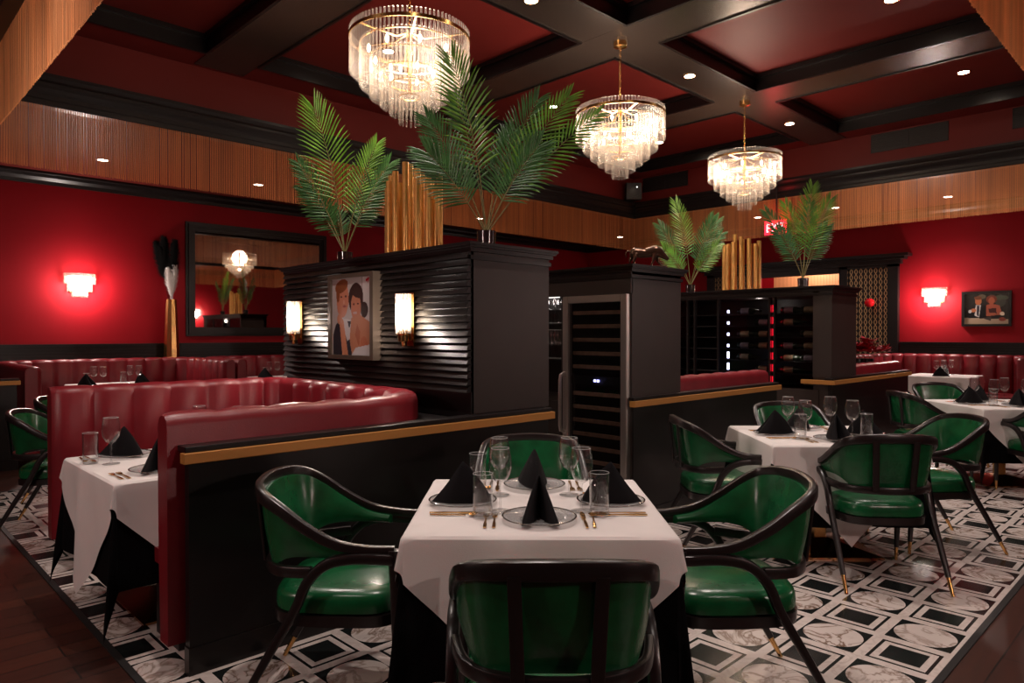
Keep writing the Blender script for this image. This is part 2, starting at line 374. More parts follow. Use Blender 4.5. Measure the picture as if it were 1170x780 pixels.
# crown at the outer walls, and the ribbed black dado
moulding('trim_4', NX, WX, NY, WY, [(0, SOF - .17), (.02, SOF - .17), (.03, SOF - .12), (.07, SOF - .08), (.08, SOF - .04), (.12, SOF - .03), (.12, SOF - .002), (0, SOF - .002)], black)
def dado(name, x0, x1, y0, y1, face):
    bm = nb(); z = .0; zt = 1.30
    box(bm, x0, x1, y0, y1, 0, .95)
    d = .018
    for k in range(7):
        a = .965 + k * .046
        if face == 'y': box(bm, x0, x1, y0 - d, y1, a, a + .03)
        elif face == '-y': box(bm, x0, x1, y0, y1 + d, a, a + .03)
        elif face == 'x': box(bm, x0 - d, x1, y0, y1, a, a + .03)
        else: box(bm, x0, x1 + d, y0, y1, a, a + .03)
    box(bm, x0, x1, y0, y1, .95, 1.28)
    if face == 'y': box(bm, x0, x1, y0 - .035, y1, 1.275, zt)
    elif face == '-y': box(bm, x0, x1, y0, y1 + .035, 1.275, zt)
    elif face == 'x': box(bm, x0 - .035, x1, y0, y1, 1.275, zt)
    else: box(bm, x0, x1 + .035, y0, y1, 1.275, zt)
    struct(name, bm, black)
dado('trim_5', NX, WX, WY - .04, WY, 'y'); dado('trim_6', WX - .04, WX, NY, 4.25, 'x'); dado('trim_7', WX - .04, WX, 8.45, WY - .05, 'x')
dado('trim_8', NX, WX, NY, NY + .04, '-y'); dado('trim_9', NX, NX + .04, NY + .05, WY - .05, '-x')

# doorway surround with lattice panels
dw = thing('doorway_surround', 'tall black doorway surround with cornice and gilt lattice side panels', 'door surround', (WX - .03, 6.5, 0))
def pb(name, x0, x1, y0, y1, z0, z1, m, par=dw, bev=.006): # world-positioned part under a thing without rotation
    l = par.location; return obj(name, bbox(x0 - l.x, x1 - l.x, y0 - l.y, y1 - l.y, z0 - l.z, z1 - l.z, bev), m, par)
bm = nb()
for y0, y1 in ((4.27, 4.45), (5.17, 5.32), (7.0, 7.16), (8.0, 8.18)): box(bm, -.09, .02, y0 - 6.5, y1 - 6.5, 0, 2.74)
box(bm, -.09, .02, 5.3 - 6.5, 7.02 - 6.5, 2.62, 2.75); box(bm, -.09, .02, 4.27 - 6.5, 5.3 - 6.5, 2.69, 2.75); box(bm, -.09, .02, 7.0 - 6.5, 8.18 - 6.5, 2.69, 2.75)
obj('door_frame', bm, black, dw)
bm = nb(); box(bm, -.12, .02, 4.22 - 6.5, 8.23 - 6.5, 2.74, 2.82); box(bm, -.18, .02, 4.14 - 6.5, 8.31 - 6.5, 2.82, 2.87); box(bm, -.24, .02, 4.06 - 6.5, 8.39 - 6.5, 2.87, 2.92)
obj('cornice', bm, black, dw)
for y0, y1 in ((4.45, 5.17), (7.16, 8.0)): obj('lattice_panel', bbox(-.05, .01, y0 - 6.5, y1 - 6.5, .2, 2.69), lattice_m, dw)
o = obj('bead_curtain', bbox(WX + 1.2, WX + 1.24, 5.72, 7.25, 1.2, 2.72), curt_far); tag(o, 'gold bead curtain hanging in the lobby beyond the doorway', 'curtain', kind='stuff')
light('POINT', 'lobby_light', (WX + .6, 6.3, 3.1), 45, WARM2, .1)

# ------------------------------------------------------------------ bead fringe round the tray
def fringe(name, a, b, label, bead):
    a = Vector(a); b = Vector(b); L = (b - a).length; d = (b - a) / L; nrm = Vector((-d.y, d.x, 0)); bm = nb()
    s = 0.0; rnd = random.Random(name)
    while s < L:
        for row in (0, 1):
            p = a + d * (s + row * .0095) + nrm * (.004 + row * .007 + rnd.uniform(-.001, .001))
            r = .0035; zb = FB + rnd.uniform(-.006, .004)
            if bead and bead[0] < s < bead[1] and row == 0:
                z = FT; k = 0; prev = None
                while z > zb:
                    rr = r * (1.35 if k % 2 == 0 else .55)
                    cur = [bm.verts.new((p.x + rr * math.cos(q), p.y + rr * math.sin(q), z)) for q in (0, 2.09, 4.19)]
                    if prev:
                        for i in range(3): bm.faces.new((prev[i], prev[(i + 1) % 3], cur[(i + 1) % 3], cur[i]))
                    prev = cur; z -= .0065; k += 1
            else:
                t0 = [bm.verts.new((p.x + r * math.cos(q), p.y + r * math.sin(q), FT)) for q in (0, 2.09, 4.19)]
                t1 = [bm.verts.new((p.x + r * math.cos(q), p.y + r * math.sin(q), zb)) for q in (0, 2.09, 4.19)]
                for i in range(3): bm.faces.new((t0[i], t0[(i + 1) % 3], t1[(i + 1) % 3], t1[i]))
        s += .019 + (.006 if rnd.random() < .12 else 0)
    o = obj(name, bm, chainm); tag(o, label, 'curtain', kind='stuff')
    return o
fringe('bead_fringe_curtain', (TX0, TY1 - .02, 0), (TX1, TY1 - .02, 0), 'long copper-gold bead fringe along the wall with the big mirror', None)
fringe('bead_fringe_curtain', (TX1 - .02, TY1, 0), (TX1 - .02, TY0, 0), 'copper-gold bead fringe above the lattice doorway and small framed photo', None)
fringe('bead_fringe_curtain', (TX0, TY0, 0), (TX0, TY1, 0), 'beaded gold fringe cutting across the ceiling above the empty plank aisle', (1.0, 7))
fringe('bead_fringe_curtain', (TX0, TY0, 0), (TX1, TY0, 0), 'short corner of gold bead fringe over the marble floor edge', (1.0, 4.5))

# ------------------------------------------------------------------ can lights
def can(x, y, z, label, big=True, power=CAN_W, group='recessed ceiling lights', spot=105):
    t = thing('recessed_light', label, 'ceiling light', (x, y, z), 0, group)
    r = .055 if big else .065
    bm = nb(); lathe(bm, [(r + .018, 0), (r + .018, -.006), (r, -.008), (r, 0)], 24, cap0=False, cap1=False); obj('trim_ring', bm, gold if big else whitemat, t, True)
    bm = nb(); lathe(bm, [(r, -.004), (0.0001, -.006)], 24, cap0=False, cap1=False); obj('lens', bm, canm if big else canm2, t, True)
    light('SPOT', 'recessed_beam', (0, 0, -.02), power, WARM2, .05, (0, 0, 0), spot, .85, t)
    return t
for x, lab in ((4.35, 'bright can light in the beam between the two largest chandeliers'), (6.88, 'bright can light in the beam just above the middle chandelier'), (9.42, 'can light in the beam past the smallest chandelier'), (1.75, 'unseen can light added at the camera end of the long beam')):
    can(x, BY, ZB, lab)  # the can at the camera end is unseen, added for its light
for x, y, lab in ((6.98, 6.37, 'can light in the red coffer above the tall palm'), (6.97, 2.18, 'can light at the top edge of the picture in the red coffer'), (9.5, 2.19, 'can light in the last red coffer by the corner fringe'), (4.35, 2.18, 'unseen can light added in the red coffer over the front table'), (1.95, 2.18, 'unseen can light added in the first red coffer over the plank aisle'), (4.35, 6.37, 'unseen can light added in the red coffer over the curved booth'), (9.5, 6.37, 'can light in the coffer by the far corner')):
    can(x, y, ZC, lab)  # added cans, unseen in the view, help light the room
soff = [((2.58, 10.3), 'soffit light above the first wall booth'), ((4.70, 10.35), 'soffit light above the big mirror'), ((9.2, 10.35), 'soffit light behind the tall palm stems'), ((13.3, 10.0), 'soffit light in the far corner'), ((13.0, 6.45), 'soffit light beside the exit sign'), ((13.0, 4.98), 'soffit light above the lattice panel'), ((13.3, 3.28), 'soffit light above the small framed photo')]
for (x, y), lab in soff: can(x, y, SOF, lab, False, SOF_W, 'low soffit lights', 120)
for x, y in ((-.5, 1.6), (-.6, 4.6), (-.6, 8), (1.7, -.5), (4.4, -.6), (8, -.6)): can(x, y, SOF, 'unseen soffit light added over the plank aisle for front light', False, AISLE_W, 'added aisle lights', 125)  # unseen cans added to brighten the foreground from the camera side

# ------------------------------------------------------------------ chandeliers
def make_chandelier(label):
    t = thing('chandelier', label, 'chandelier', (0, 0, 0), 0, 'tiered crystal chandeliers')
    tiers = [(.43, 3.655, 3.345), (.36, 3.56, 3.25), (.285, 3.47, 3.17), (.213, 3.38, 3.11), (.142, 3.29, 3.05), (.077, 3.20, 2.985)]
    for r_, z1, z0 in tiers:
        bm = nb(); n = int(2 * PI * r_ / .031)
        for k in range(n):
            a = 2 * PI * k / n; lathe(bm, [(.0085, z1), (.0085, z0 + .006), (.003, z0)], 6, r_ * math.cos(a), r_ * math.sin(a))
        obj('crystal_tier', bm, crystal, t, True)
    bm = nb(); lathe(bm, [(.436, 3.61), (.442, 3.61), (.442, 3.585), (.436, 3.585), (.436, 3.61)], 64, cap0=False, cap1=False)
    for r_ in (.36, .285, .213, .142, .077):
        z = {.36: 3.55, .285: 3.46, .213: 3.37, .142: 3.28, .077: 3.19}[r_]; lathe(bm, [(r_ - .004, z), (r_ + .004, z), (r_ + .004, z - .008), (r_ - .004, z - .008), (r_ - .004, z)], 40, cap0=False, cap1=False)
    obj('brass_ring', bm, gold, t, True)
    bm = nb()
    for k in range(6):
        a = k * PI / 3; c, s = math.cos(a), math.sin(a)
        sweep(bm, [(0, 0, 3.66), (.12 * c, .12 * s, 3.60), (.437 * c, .437 * s, 3.60)], circ(.006, 6))
    lathe(bm, [(.0001, 3.72), (.02, 3.70), (.03, 3.66), (.02, 3.60), (.012, 3.22), (.0001, 3.20)], 12); obj('frame', bm, gold, t, True)
    for rr, zz, nn in ((.30, 3.50, 8), (.17, 3.36, 5)):
        for k in range(nn):
            a = 2 * PI * (k + .5) / nn; bm = nb(); lathe(bm, [(.0001, zz + .035), (.010, zz + .02), (.014, zz), (.010, zz - .02), (.0001, zz - .03)], 10, rr * math.cos(a), rr * math.sin(a)); obj('bulb', bm, bulb, t, True)
    bm = nb(); z = 3.72; k = 0
    while z < 4.29:
        a = k % 2 * PI / 2; pts = [(.010 * math.cos(q) * math.cos(a), .010 * math.cos(q) * math.sin(a), z + .018 + .018 * math.sin(q)) for q in [2 * PI * i / 10 for i in range(10)]]
        sweep(bm, pts, circ(.0028, 5), up=(math.sin(a), -math.cos(a), .01), closed=True); z += .03; k += 1
    obj('chain', bm, gold, t, True)
    bm = nb(); lathe(bm, [(.0001, 4.26), (.015, 4.26), (.065, 4.275), (.068, 4.32), (.0001, 4.32)], 24); obj('ceiling_cup', bm, gold, t, True)
    light('POINT', 'chandelier_glow', (0, 0, 3.54), CHAN_W, WARM, .2, parent=t)
    light('POINT', 'chandelier_core', (0, 0, 3.22), CHAN_W * .02, WARM, .04, parent=t)
    return t
ch0 = make_chandelier('tiered crystal chandelier hanging closest, largest, above the curved red booth'); ch0.location = (BXS[0], BY, 0)
def dup_l(root, loc, label):
    r = dup(root, loc, 0, label); return r
dup_l(ch0, (BXS[1], BY, 0), 'tiered crystal chandelier hanging from the beam crossing, middle of three')
dup_l(ch0, (BXS[2], BY, 0), 'tiered crystal chandelier furthest from camera, smallest looking of three')

# ------------------------------------------------------------------ sconces
def red_sconce(loc, rz, label, power=SCO_W):
    t = thing('wall_sconce', label, 'wall light', loc, rz, 'half-round crystal wall sconces')    # local -y faces the room
    bm = nb(); box(bm, -.13, .13, -.02, 0, -.10, .12); obj('back_plate', bm, gold, t)
    for r_, z1, z0 in ((.195, .17, .02), (.155, .10, -.09), (.10, .02, -.17)):
        bm = nb(); n = int(PI * r_ / .022)
        for k in range(n + 1):
            a = PI + PI * k / n; lathe(bm, [(.008, z1), (.008, z0 + .004), (.003, z0)], 6, r_ * math.cos(a), r_ * .62 * math.sin(a) - .01)
        obj('crystal_tier', bm, crystal, t, True)
    bm = nb(); lathe(bm, [(.15, .13), (.15, .03), (.115, .02), (.115, -.07), (.07, -.08), (.07, -.14)], 20, 0, -.005, True, True, arc=PI, rot=PI)
    for v in bm.verts: v.co.y = -.01 + (v.co.y + .005) * .6
    obj('lit_diffuser', bm, sconce_e, t, True)
    light('POINT', 'sconce_glow', (0, -.17, .0), power, WARM2, .07, parent=t)
    return t
s0 = red_sconce((2.62, WY, 2.15), 0, 'glowing half-round crystal sconce on the red wall beside the big mirror')
def sconce_copy(loc, rz, label, p=None): return dup(s0, loc, rz, label)
sconce_copy((WX, 3.70, 2.10), R(-90), 'glowing half-round crystal sconce beside the small framed photo')
sconce_copy((9.3, NY, 2.15), R(180), 'half-round crystal sconce seen only in the mirror')
sconce_copy((2.6, NY, 2.15), R(180), 'unseen half-round sconce added behind the camera for front light')  # added, unseen: lights surfaces that face the camera
sconce_copy((NX, 3.0, 2.15), R(90), 'unseen half-round sconce added across the plank aisle for front light')  # also added out of view to light fronts from the aisle

def tube_sconce(y, label):
    t = thing('tube_sconce', label, 'wall light', (2.66, y, 1.57), 0, 'glass tube sconces on the slatted wall')
    bm = nb(); lathe(bm, [(.0001, -.20), (.012, -.20), (.012, -.175), (.032, -.17), (.035, -.13), (.042, -.125), (.042, -.10), (.0001, -.10)], 20, -.065, 0); box(bm, -.03, 0, -.02, .02, -.16, -.08); box(bm, -.012, 0, -.035, .035, -.2, .14); obj('brass_holder', bm, gold, t, True)
    bm = nb()
    for k in range(16):
        a = 2 * PI * k / 16; lathe(bm, [(.007, .13), (.007, -.12)], 6, -.065 + .044 * math.cos(a), .044 * math.sin(a))
    obj('glass_tube_ring', bm, tubeglass, t, True)
    bm = nb(); lathe(bm, [(.0001, .09), (.02, .08), (.024, .0), (.02, -.07), (.0001, -.08)], 12, -.065, 0); obj('bulb', bm, emitm('tube_bulb' + str(y), (1, .80, .60), 26), t, True)
    light('POINT', 'tube_glow', (-.10, 0, .0), TUB_W, WARM2, .05, parent=t)
    return t
tube_sconce(3.64, 'bright glass tube sconce on black slats by the cabinet corner')
tube_sconce(5.10, 'bright glass tube sconce on black slats beside the red booths and mirror')

# ------------------------------------------------------------------ pictures
def painted(name, w, h, nx, ny, fn, parent, place):
    """flat picture surface: one quad per grid cell, coloured by fn(u, v) as a colour attribute"""
    bm = nb(); vs = [[bm.verts.new(place((i / nx - .5) * w, (j / ny - .5) * h)) for i in range(nx + 1)] for j in range(ny + 1)]
    lay = bm.loops.layers.float_color.new('Col')
    for j in range(ny):
        for i in range(nx):
            f = bm.faces.new((vs[j][i], vs[j][i + 1], vs[j + 1][i + 1], vs[j + 1][i])); c = [q * .82 for q in fn((i + .5) / nx, (j + .5) / ny)]
            for l in f.loops: l[lay] = (*c, 1)
    m, nt, b = nmat(name + '_print'); at = nt.nodes.new('ShaderNodeVertexColor'); at.layer_name = 'Col'; nt.links.new(at.outputs[0], b.inputs['Base Color'])
    b.inputs['Roughness'].default_value = .25
    me = bpy.data.meshes.new(name); bm.to_mesh(me); bm.free(); me.materials.append(m); o = bpy.data.objects.new(name, me); C.objects.link(o); o.parent = parent
    return o
def ell(u, v, cx, cy, rx, ry, rot=0):
    du, dv = u - cx, v - cy; c, s = math.cos(R(rot)), math.sin(R(rot)); a = du * c + dv * s; b = -du * s + dv * c
    return (a / rx) ** 2 + (b / ry) ** 2 < 1
def inpoly(u, v, P):
    r = False; j = len(P) - 1
    for i in range(len(P)):
        if (P[i][1] > v) != (P[j][1] > v) and u < (P[j][0] - P[i][0]) * (v - P[i][1]) / (P[j][1] - P[i][1]) + P[i][0]: r = not r
        j = i
    return r
def couple(u, v):
    sk1, sk2 = (.60, .22, .13), (.52, .19, .11)
    c = (.50, .42, .40) if u < .78 else (.62, .55, .53)
    if .77 < u < .79: c = (.35, .28, .27)
    if inpoly(u, v, [(0.02, 0), (.02, .26), (.10, .40), (.22, .46), (.50, .42), (.52, 0)]): c = (.035, .032, .04)
    if inpoly(u, v, [(.24, .48), (.48, .46), (.50, .22), (.40, .18)]): c = (.62, .55, .55)
    if inpoly(u, v, [(.40, .44), (.50, .44), (.47, .36), (.44, .36)]): c = (.03, .02, .03)
    if ell(u, v, .28, .72, .155, .235, -6): c = sk1
    if ell(u, v, .25, .90, .17, .085, 12) or ell(u, v, .155, .80, .045, .11): c = (.25, .075, .03)
    if ell(u, v, .24, .76, .025, .012) or ell(u, v, .36, .765, .025, .012): c = (.12, .05, .04)
    if ell(u, v, .33, .635, .055, .012): c = (.35, .08, .06)
    if ell(u, v, .31, .69, .02, .035): c = (.68, .30, .20)
    if ell(u, v, .62, .73, .185, .20, -8) or ell(u, v, .83, .58, .09, .10): c = (.045, .022, .018)
    if ell(u, v, .62, .62, .125, .185, 4): c = sk2
    if ell(u, v, .64, .80, .14, .06, -14): c = (.05, .025, .02)
    if ell(u, v, .565, .655, .022, .011) or ell(u, v, .67, .66, .022, .011): c = (.06, .02, .02)
    if ell(u, v, .60, .545, .05, .018): c = (.55, .35, .32)
    if inpoly(u, v, [(.50, .48), (.72, .52), (.97, .42), (.98, .05), (.52, 0), (.46, .2)]): c = (.50, .20, .11)
    if inpoly(u, v, [(.18, .50), (.30, .46), (.42, 0), (.27, 0)]): c = (.62, .24, .13)
    if ell(u, v, .20, .47, .07, .07): c = (.62, .26, .16)
    if ell(u, v, .82, .14, .09, .10, 20): c = (.48, .15, .08)
    if inpoly(u, v, [(.62, .10), (.97, .14), (1, 0), (.5, 0)]): c = (.60, .55, .55)
    if inpoly(u, v, [(.60, .26), (.65, .40), (.73, .30), (.70, .10)]): c = (.40, .13, .07)
    if inpoly(u, v, [(.88, .93), (.96, .97), (.93, .99), (.86, .96)]) or inpoly(u, v, [(.91, .90), (.95, .96), (.92, .96)]): c = (.55, .01, .03)
    return c
def diners(u, v):
    c = (.018, .016, .014)
    if ell(u, v, .40, .90, .09, .08): c = (.10, .08, .05)
    if ell(u, v, .82, .75, .12, .20): c = (.045, .045, .035)
    if ell(u, v, .80, .85, .2, .07): c = (.06, .08, .05)
    if inpoly(u, v, [(.02, .2), (.12, .55), (.28, .64), (.5, .6), (.55, .2)]): c = (.008, .008, .01)
    if inpoly(u, v, [(.26, .62), (.38, .62), (.34, .22), (.24, .28)]): c = (.55, .48, .45)
    if inpoly(u, v, [(.29, .60), (.35, .60), (.33, .24), (.29, .3)]): c = (.02, .02, .03)
    if ell(u, v, .32, .75, .075, .12): c = (.42, .12, .05)
    if ell(u, v, .31, .86, .09, .06): c = (.12, .035, .015)
    if ell(u, v, .20, .45, .08, .06, 20): c = (.40, .12, .05)
    if ell(u, v, .13, .42, .04, .05): c = (.5, .48, .48)
    if ell(u, v, .62, .80, .12, .14): c = (.16, .03, .015)
    if ell(u, v, .62, .76, .07, .12): c = (.40, .10, .05)
    if inpoly(u, v, [(.50, .62), (.62, .66), (.80, .60), (.86, .3), (.5, .25)]): c = (.40, .09, .05)
    if inpoly(u, v, [(.55, .50), (.72, .52), (.74, .28), (.58, .28)]): c = (.05, .012, .012)
    if ell(u, v, .62, .32, .12, .05): c = (.42, .11, .06)
    if v < .21 - .06 * u: c = (.42, .30, .20)
    if inpoly(u, v, [(.40, .20), (.62, .24), (.60, .10)]): c = (.05, .04, .035)
    if ell(u, v, .86, .33, .05, .06): c = (.80, .62, .45)
    if ell(u, v, .86, .15, .08, .06): c = (.25, .05, .03)
    return c
pc = thing('framed_photograph', 'framed colour photo of an embracing couple hung on the black slatted wall', 'picture', (2.66, 4.29, 1.57))
W_, H_ = .50, .53; 
bm = nb()
for (a0, a1, b0, b1) in ((-.295, -.255, -.30, .30), (.255, .295, -.30, .30), (-.255, .255, -.30, -.27), (-.255, .255, .27, .30)): box(bm, -.06, .03, a0, a1, b0, b1)
box(bm, -.02, .03, -.26, .26, -.28, .28); obj('frame', bm, simple('bronzed_frame', (.16, .12, .09), .3, metal=.6), pc)
painted('print', .51, .54, 90, 100, couple, pc, lambda a, b: (-.045, -a, b))
pd = thing('framed_photograph', 'small dark framed photo of two diners on the red wall', 'picture', (WX, 2.91, 1.875))
bm = nb()
for (a0, a1, b0, b1) in ((-.36, -.32, -.30, .30), (.32, .36, -.30, .30), (-.32, .32, -.30, -.26), (-.32, .32, .26, .30)): box(bm, -.05, 0, a0, a1, b0, b1)
box(bm, -.02, 0, -.33, .33, -.28, .28); obj('frame', bm, black, pd)
painted('print', .64, .52, 84, 66, diners, pd, lambda a, b: (-.03, -a, b))

# mirror
mr = thing('wall_mirror', 'large rectangular mirror in a stepped black frame on the red wall', 'mirror', (5.3, WY, 2.33))
bm = nb(); X0, X1, Z0, Z1 = -1.20, 1.30, -.92, .92
for s, d in ((0, .03), (.035, .055), (.075, .035), (.105, .025)):
    e = .04
    box(bm, X0 + s, X0 + s + e, -d, 0, Z0 + s, Z1 - s); box(bm, X1 - s - e, X1 - s, -d, 0, Z0 + s, Z1 - s); box(bm, X0 + s + e, X1 - s - e, -d, 0, Z0 + s, Z0 + s + e); box(bm, X0 + s + e, X1 - s - e, -d, 0, Z1 - s - e, Z1 - s)
obj('frame', bm, black, mr); obj('mirror_glass', bbox(X0 + .12, X1 - .12, -.018, 0, Z0 + .12, Z1 - .12), mirrorm, mr)

# ------------------------------------------------------------------ booth partitions
def partition(label, x0, x1, yf, wrap=None, ends=True):
    t = thing('booth_partition', label, 'partition', ((x0 + x1) / 2, yf, 0)); cx = (x0 + x1) / 2
    bm = bbox(x0 + .03 - cx, x1 - .03 - cx, .015, .06, 0, .91); box(bm, x0 + .025 - cx, x1 - .025 - cx, .008, .06, 0, .12); obj('panel', bm, panelm if 0 else black, t)
    obj('gold_rail', bbox(x0 - cx, x1 - cx, -.02, .03, .905, .95, .003), rail, t)
    obj('ledge', bbox(x0 + .01 - cx, x1 - .01 - cx, 0, .09, .95, .975, .004), black, t)
    return t
partition('long black half wall with gold rail in front of the curved red booth', 1.05, 3.335, 3.04)
p2 = partition('black half wall with gold rail beyond the steel wine cooler', 4.24, 6.655, 3.07)
p3 = partition('black half wall with gold rail under the wine display end column', 7.60, 10.18, 2.93)
obj('gold_rail_return', bbox(7.60 - 8.89, 7.65 - 8.89, 0.03, .34, .905, .95, .003), rail, p3)
# ledge around the curved booth's back
o = thing('booth_shelf', 'black shelf between curved booth back and slatted wall', 'shelf', (2.2, 3.4, 0)); 
bm = nb(); box(bm, -.1, .46, -.25, .40, .93, .952); obj('shelf_board', bm, black, o); bm = nb(); box(bm, .38, .46, -.25, .4, 0, .93); obj('shelf_support', bm, black, o)

# ------------------------------------------------------------------ divider cabinets
def cornice_on(x0, x1, y0, y1, z, par, out=.045):
    l = par.location; bm = nb()
    for d, a, b in ((.012, z - .10, z - .075), (.02, z - .055, z - .03), (.035, z - .03, z - .018), (out, z - .018, z)):
        box(bm, x0 - d - l.x, x1 + d - l.x, y0 - d - l.y, y1 + d - l.y, a, b)
    return obj('cornice', bm, black, par)
c1 = thing('divider_cabinet', 'tall black slatted divider cabinet carrying two palms and the couple photo', 'cabinet', (3.0, 4.25, 0))
bm = nb(); box(bm, 2.70 - 3, 3.36 - 3, 3.135 - 4.25, 5.40 - 4.25, 0, .978); box(bm, 2.70 - 3, 3.36 - 3, 3.10 - 4.25, 5.40 - 4.25, .978, 1.97); obj('body', bm, panelm, c1)
cornice_on(2.69, 3.36, 3.10, 5.40, 1.985, c1)
bm = nb(); zs = 1.10; pitch = .0415
n = 20
for k in range(n):
    z = 1.105 + k * pitch
    v = [(2.655, z), (2.672, z + pitch * .86), (2.70, z + pitch * .86), (2.70, z)]
    a = [bm.verts.new((x - 3, 3.10 - 4.25, zz)) for x, zz in v]; b = [bm.verts.new((x - 3, 5.40 - 4.25, zz)) for x, zz in v]
    for i in range(4): bm.faces.new((a[i], a[(i + 1) % 4], b[(i + 1) % 4], b[i]))
    bm.faces.new(a); bm.faces.new(list(reversed(b)))
box(bm, 2.69 - 3, 2.71 - 3, 3.10 - 4.25, 5.40 - 4.25, .95, 1.97); obj('slat_panel', bm, black, c1)

c2 = thing('divider_cabinet', 'black divider cabinet housing the steel wine cooler with a bull statue on top', 'cabinet', (4.6, 4.2, 0))
bm = nb(); ox, oy = 4.6, 4.2
box(bm, 4.27 - ox, 4.93 - ox, 3.10 - oy, 3.125 - oy, 0, 1.95); box(bm, 4.27 - ox, 4.93 - ox, 3.76 - oy, 3.80 - oy, 0, 1.95)
box(bm, 4.27 - ox, 4.93 - ox, 5.30 - oy, 5.34 - oy, 0, 1.95); box(bm, 4.89 - ox, 4.93 - ox, 3.12 - oy, 5.3 - oy, 0, 1.95); box(bm, 4.27 - ox, 4.93 - ox, 3.1 - oy, 5.34 - oy, 1.86, 1.95)
box(bm, 4.27 - ox, 4.93 - ox, 3.8 - oy, 5.3 - oy, 0, .9); box(bm, 4.255 - ox, 4.28 - ox, 3.10 - oy, 5.34 - oy, 1.75, 1.95)
obj('body', bm, panelm, c2); cornice_on(4.26, 4.93, 3.10, 5.34, 1.965, c2)
for z in (1.22, 1.52): obj('shelf', bbox(4.32 - ox, 4.89 - ox, 3.8 - oy, 5.3 - oy, z, z + .018), glass, c2)
obj('light_strip', bbox(4.26 - ox, 4.275 - ox, 3.82 - oy, 5.28 - oy, 1.742, 1.752), emitm('shelf_strip', (.8, .75, .7), .8), c2)

# wine cooler
f = thing('wine_cooler', 'tall steel framed glass wine cooler with wooden shelf fronts', 'wine cooler', (4.25, 3.43, 0))
Y0, Y1 = -.315, .315
bm = nb(); box(bm, .03, .60, Y0, Y1, .06, 1.745); obj('cabinet_body', bbox(.06, .60, Y0 + .01, Y1 - .01, .05, 1.74), blackm, f); bm.free()
bm = nb()
for (a0, a1, z0, z1) in ((Y0, Y0 + .055, .06, 1.745), (Y1 - .055, Y1, .06, 1.745), (Y0 + .055, Y1 - .055, 1.69, 1.745), (Y0 + .055, Y1 - .055, .06, .115)): box(bm, -.03, .03, a0, a1, z0, z1)
bmesh.ops.bevel(bm, geom=bm.edges[:], offset=.004, segments=2, affect='EDGES'); obj('door_frame', bm, steel, f)
obj('door_glass', bbox(-.005, 0, Y0 + .055, Y1 - .055, .115, 1.69), dglass, f)
for k in range(14):
    z = .22 + k * .106
    if k == 8: continue
    obj('shelf_front', bbox(.012, .03, Y0 + .075, Y1 - .075, z, z + .030, .003), woodshelf, f)
obj('control_strip', bbox(.012, .03, Y0 + .06, Y1 - .06, 1.05, 1.115), blackm, f)
for y in (-.02, .012): obj('display_digit', bbox(.004, .012, y - .009, y + .009, 1.075, 1.092), emitm('blue_display', (.35, .35, 1), 7), f)
bm = nb(); sweep(bm, [(-.03, .29, 1.14), (-.075, .29, 1.12), (-.085, .29, 1.08), (-.085, .29, .72), (-.075, .29, .68), (-.03, .29, .66)], rrect(.022, .022), up=(0, 1, 0)); obj('handle', bm, steel, f, True)
for k in range(3):
    y = -.14 + k * .13; o = thing('wine_bottle', 'dark wine bottle lying in the cooler, %s below the display' % ('first', 'second', 'third')[k], 'bottle', (4.40, 3.43 + y, .99), 0, 'bottles lying in the wine cooler')
    bm = nb(); lathe(bm, [(.0001, -.10), (.035, -.10), (.037, .07), (.015, .11), (.014, .17), (.0001, .17)], 16); bmesh.ops.rotate(bm, verts=bm.verts[:], matrix=Matrix.Rotation(R(90), 3, 'Y')); obj('bottle_glass', bm, ledg if 0 else simple('green_bottle%d' % k, (.02, .08, .03), .15), o, True)

# ------------------------------------------------------------------ glassware builders
def wine_glass_bm():
    bm = nb(); lathe(bm, [(.036, 0), (.036, .0015), (.012, .004), (.004, .010), (.0035, .085), (.006, .092), (.022, .102), (.034, .122), (.039, .148), (.037, .180), (.031, .208)], 20, cap1=False)
    lathe(bm, [(.0001, .098), (.021, .104), (.0325, .123), (.0375, .148), (.0355, .180), (.0298, .208)], 20, cap0=False, cap1=False)
    lathe(bm, [(.031, .208), (.0304, .2095), (.0298, .208)], 20, cap0=False, cap1=False); return bm
def tumbler_bm():
    bm = nb(); lathe(bm, [(.032, 0), (.035, .004), (.036, .118)], 22, cap1=False); lathe(bm, [(.0001, .016), (.033, .017), (.0342, .118)], 22, cap0=False, cap1=False)
    lathe(bm, [(.036, .118), (.0352, .1192), (.0342, .118)], 22, cap0=False, cap1=False); return bm
def me_of(bm, m, sm=True):
    me = bpy.data.meshes.new('m'); bmesh.ops.recalc_face_normals(bm, faces=bm.faces[:]); bm.to_mesh(me); bm.free(); me.materials.append(m)
    if sm:
        for p in me.polygons: p.use_smooth = True
    return me
ME_WINE = me_of(wine_glass_bm(), glass_t); ME_TUMB = me_of(tumbler_bm(), glass_t)
for v in ME_WINE.vertices: v.co *= 1.165
for v in ME_TUMB.vertices: v.co.z *= 1.36; v.co.x *= 1.05; v.co.y *= 1.05
for me_, zt, zb in ((ME_WINE, .2075 * 1.165, .003), (ME_TUMB, .1175 * 1.36, .0175 * 1.36)):
    me_.materials.append(glass_e)
    for p in me_.polygons:
        zc = sum(me_.vertices[i].co.z for i in p.vertices) / len(p.vertices)
        if zc > zt or zc < zb: p.material_index = 1
def inst(name, me, loc, label, cat, group=None, rz=0, scale=None):
    o = bpy.data.objects.new(name, me); C.objects.link(o); o.location = loc; o.rotation_euler = (0, 0, rz); tag(o, label, cat, group)
    if scale: o.scale = scale
    return o
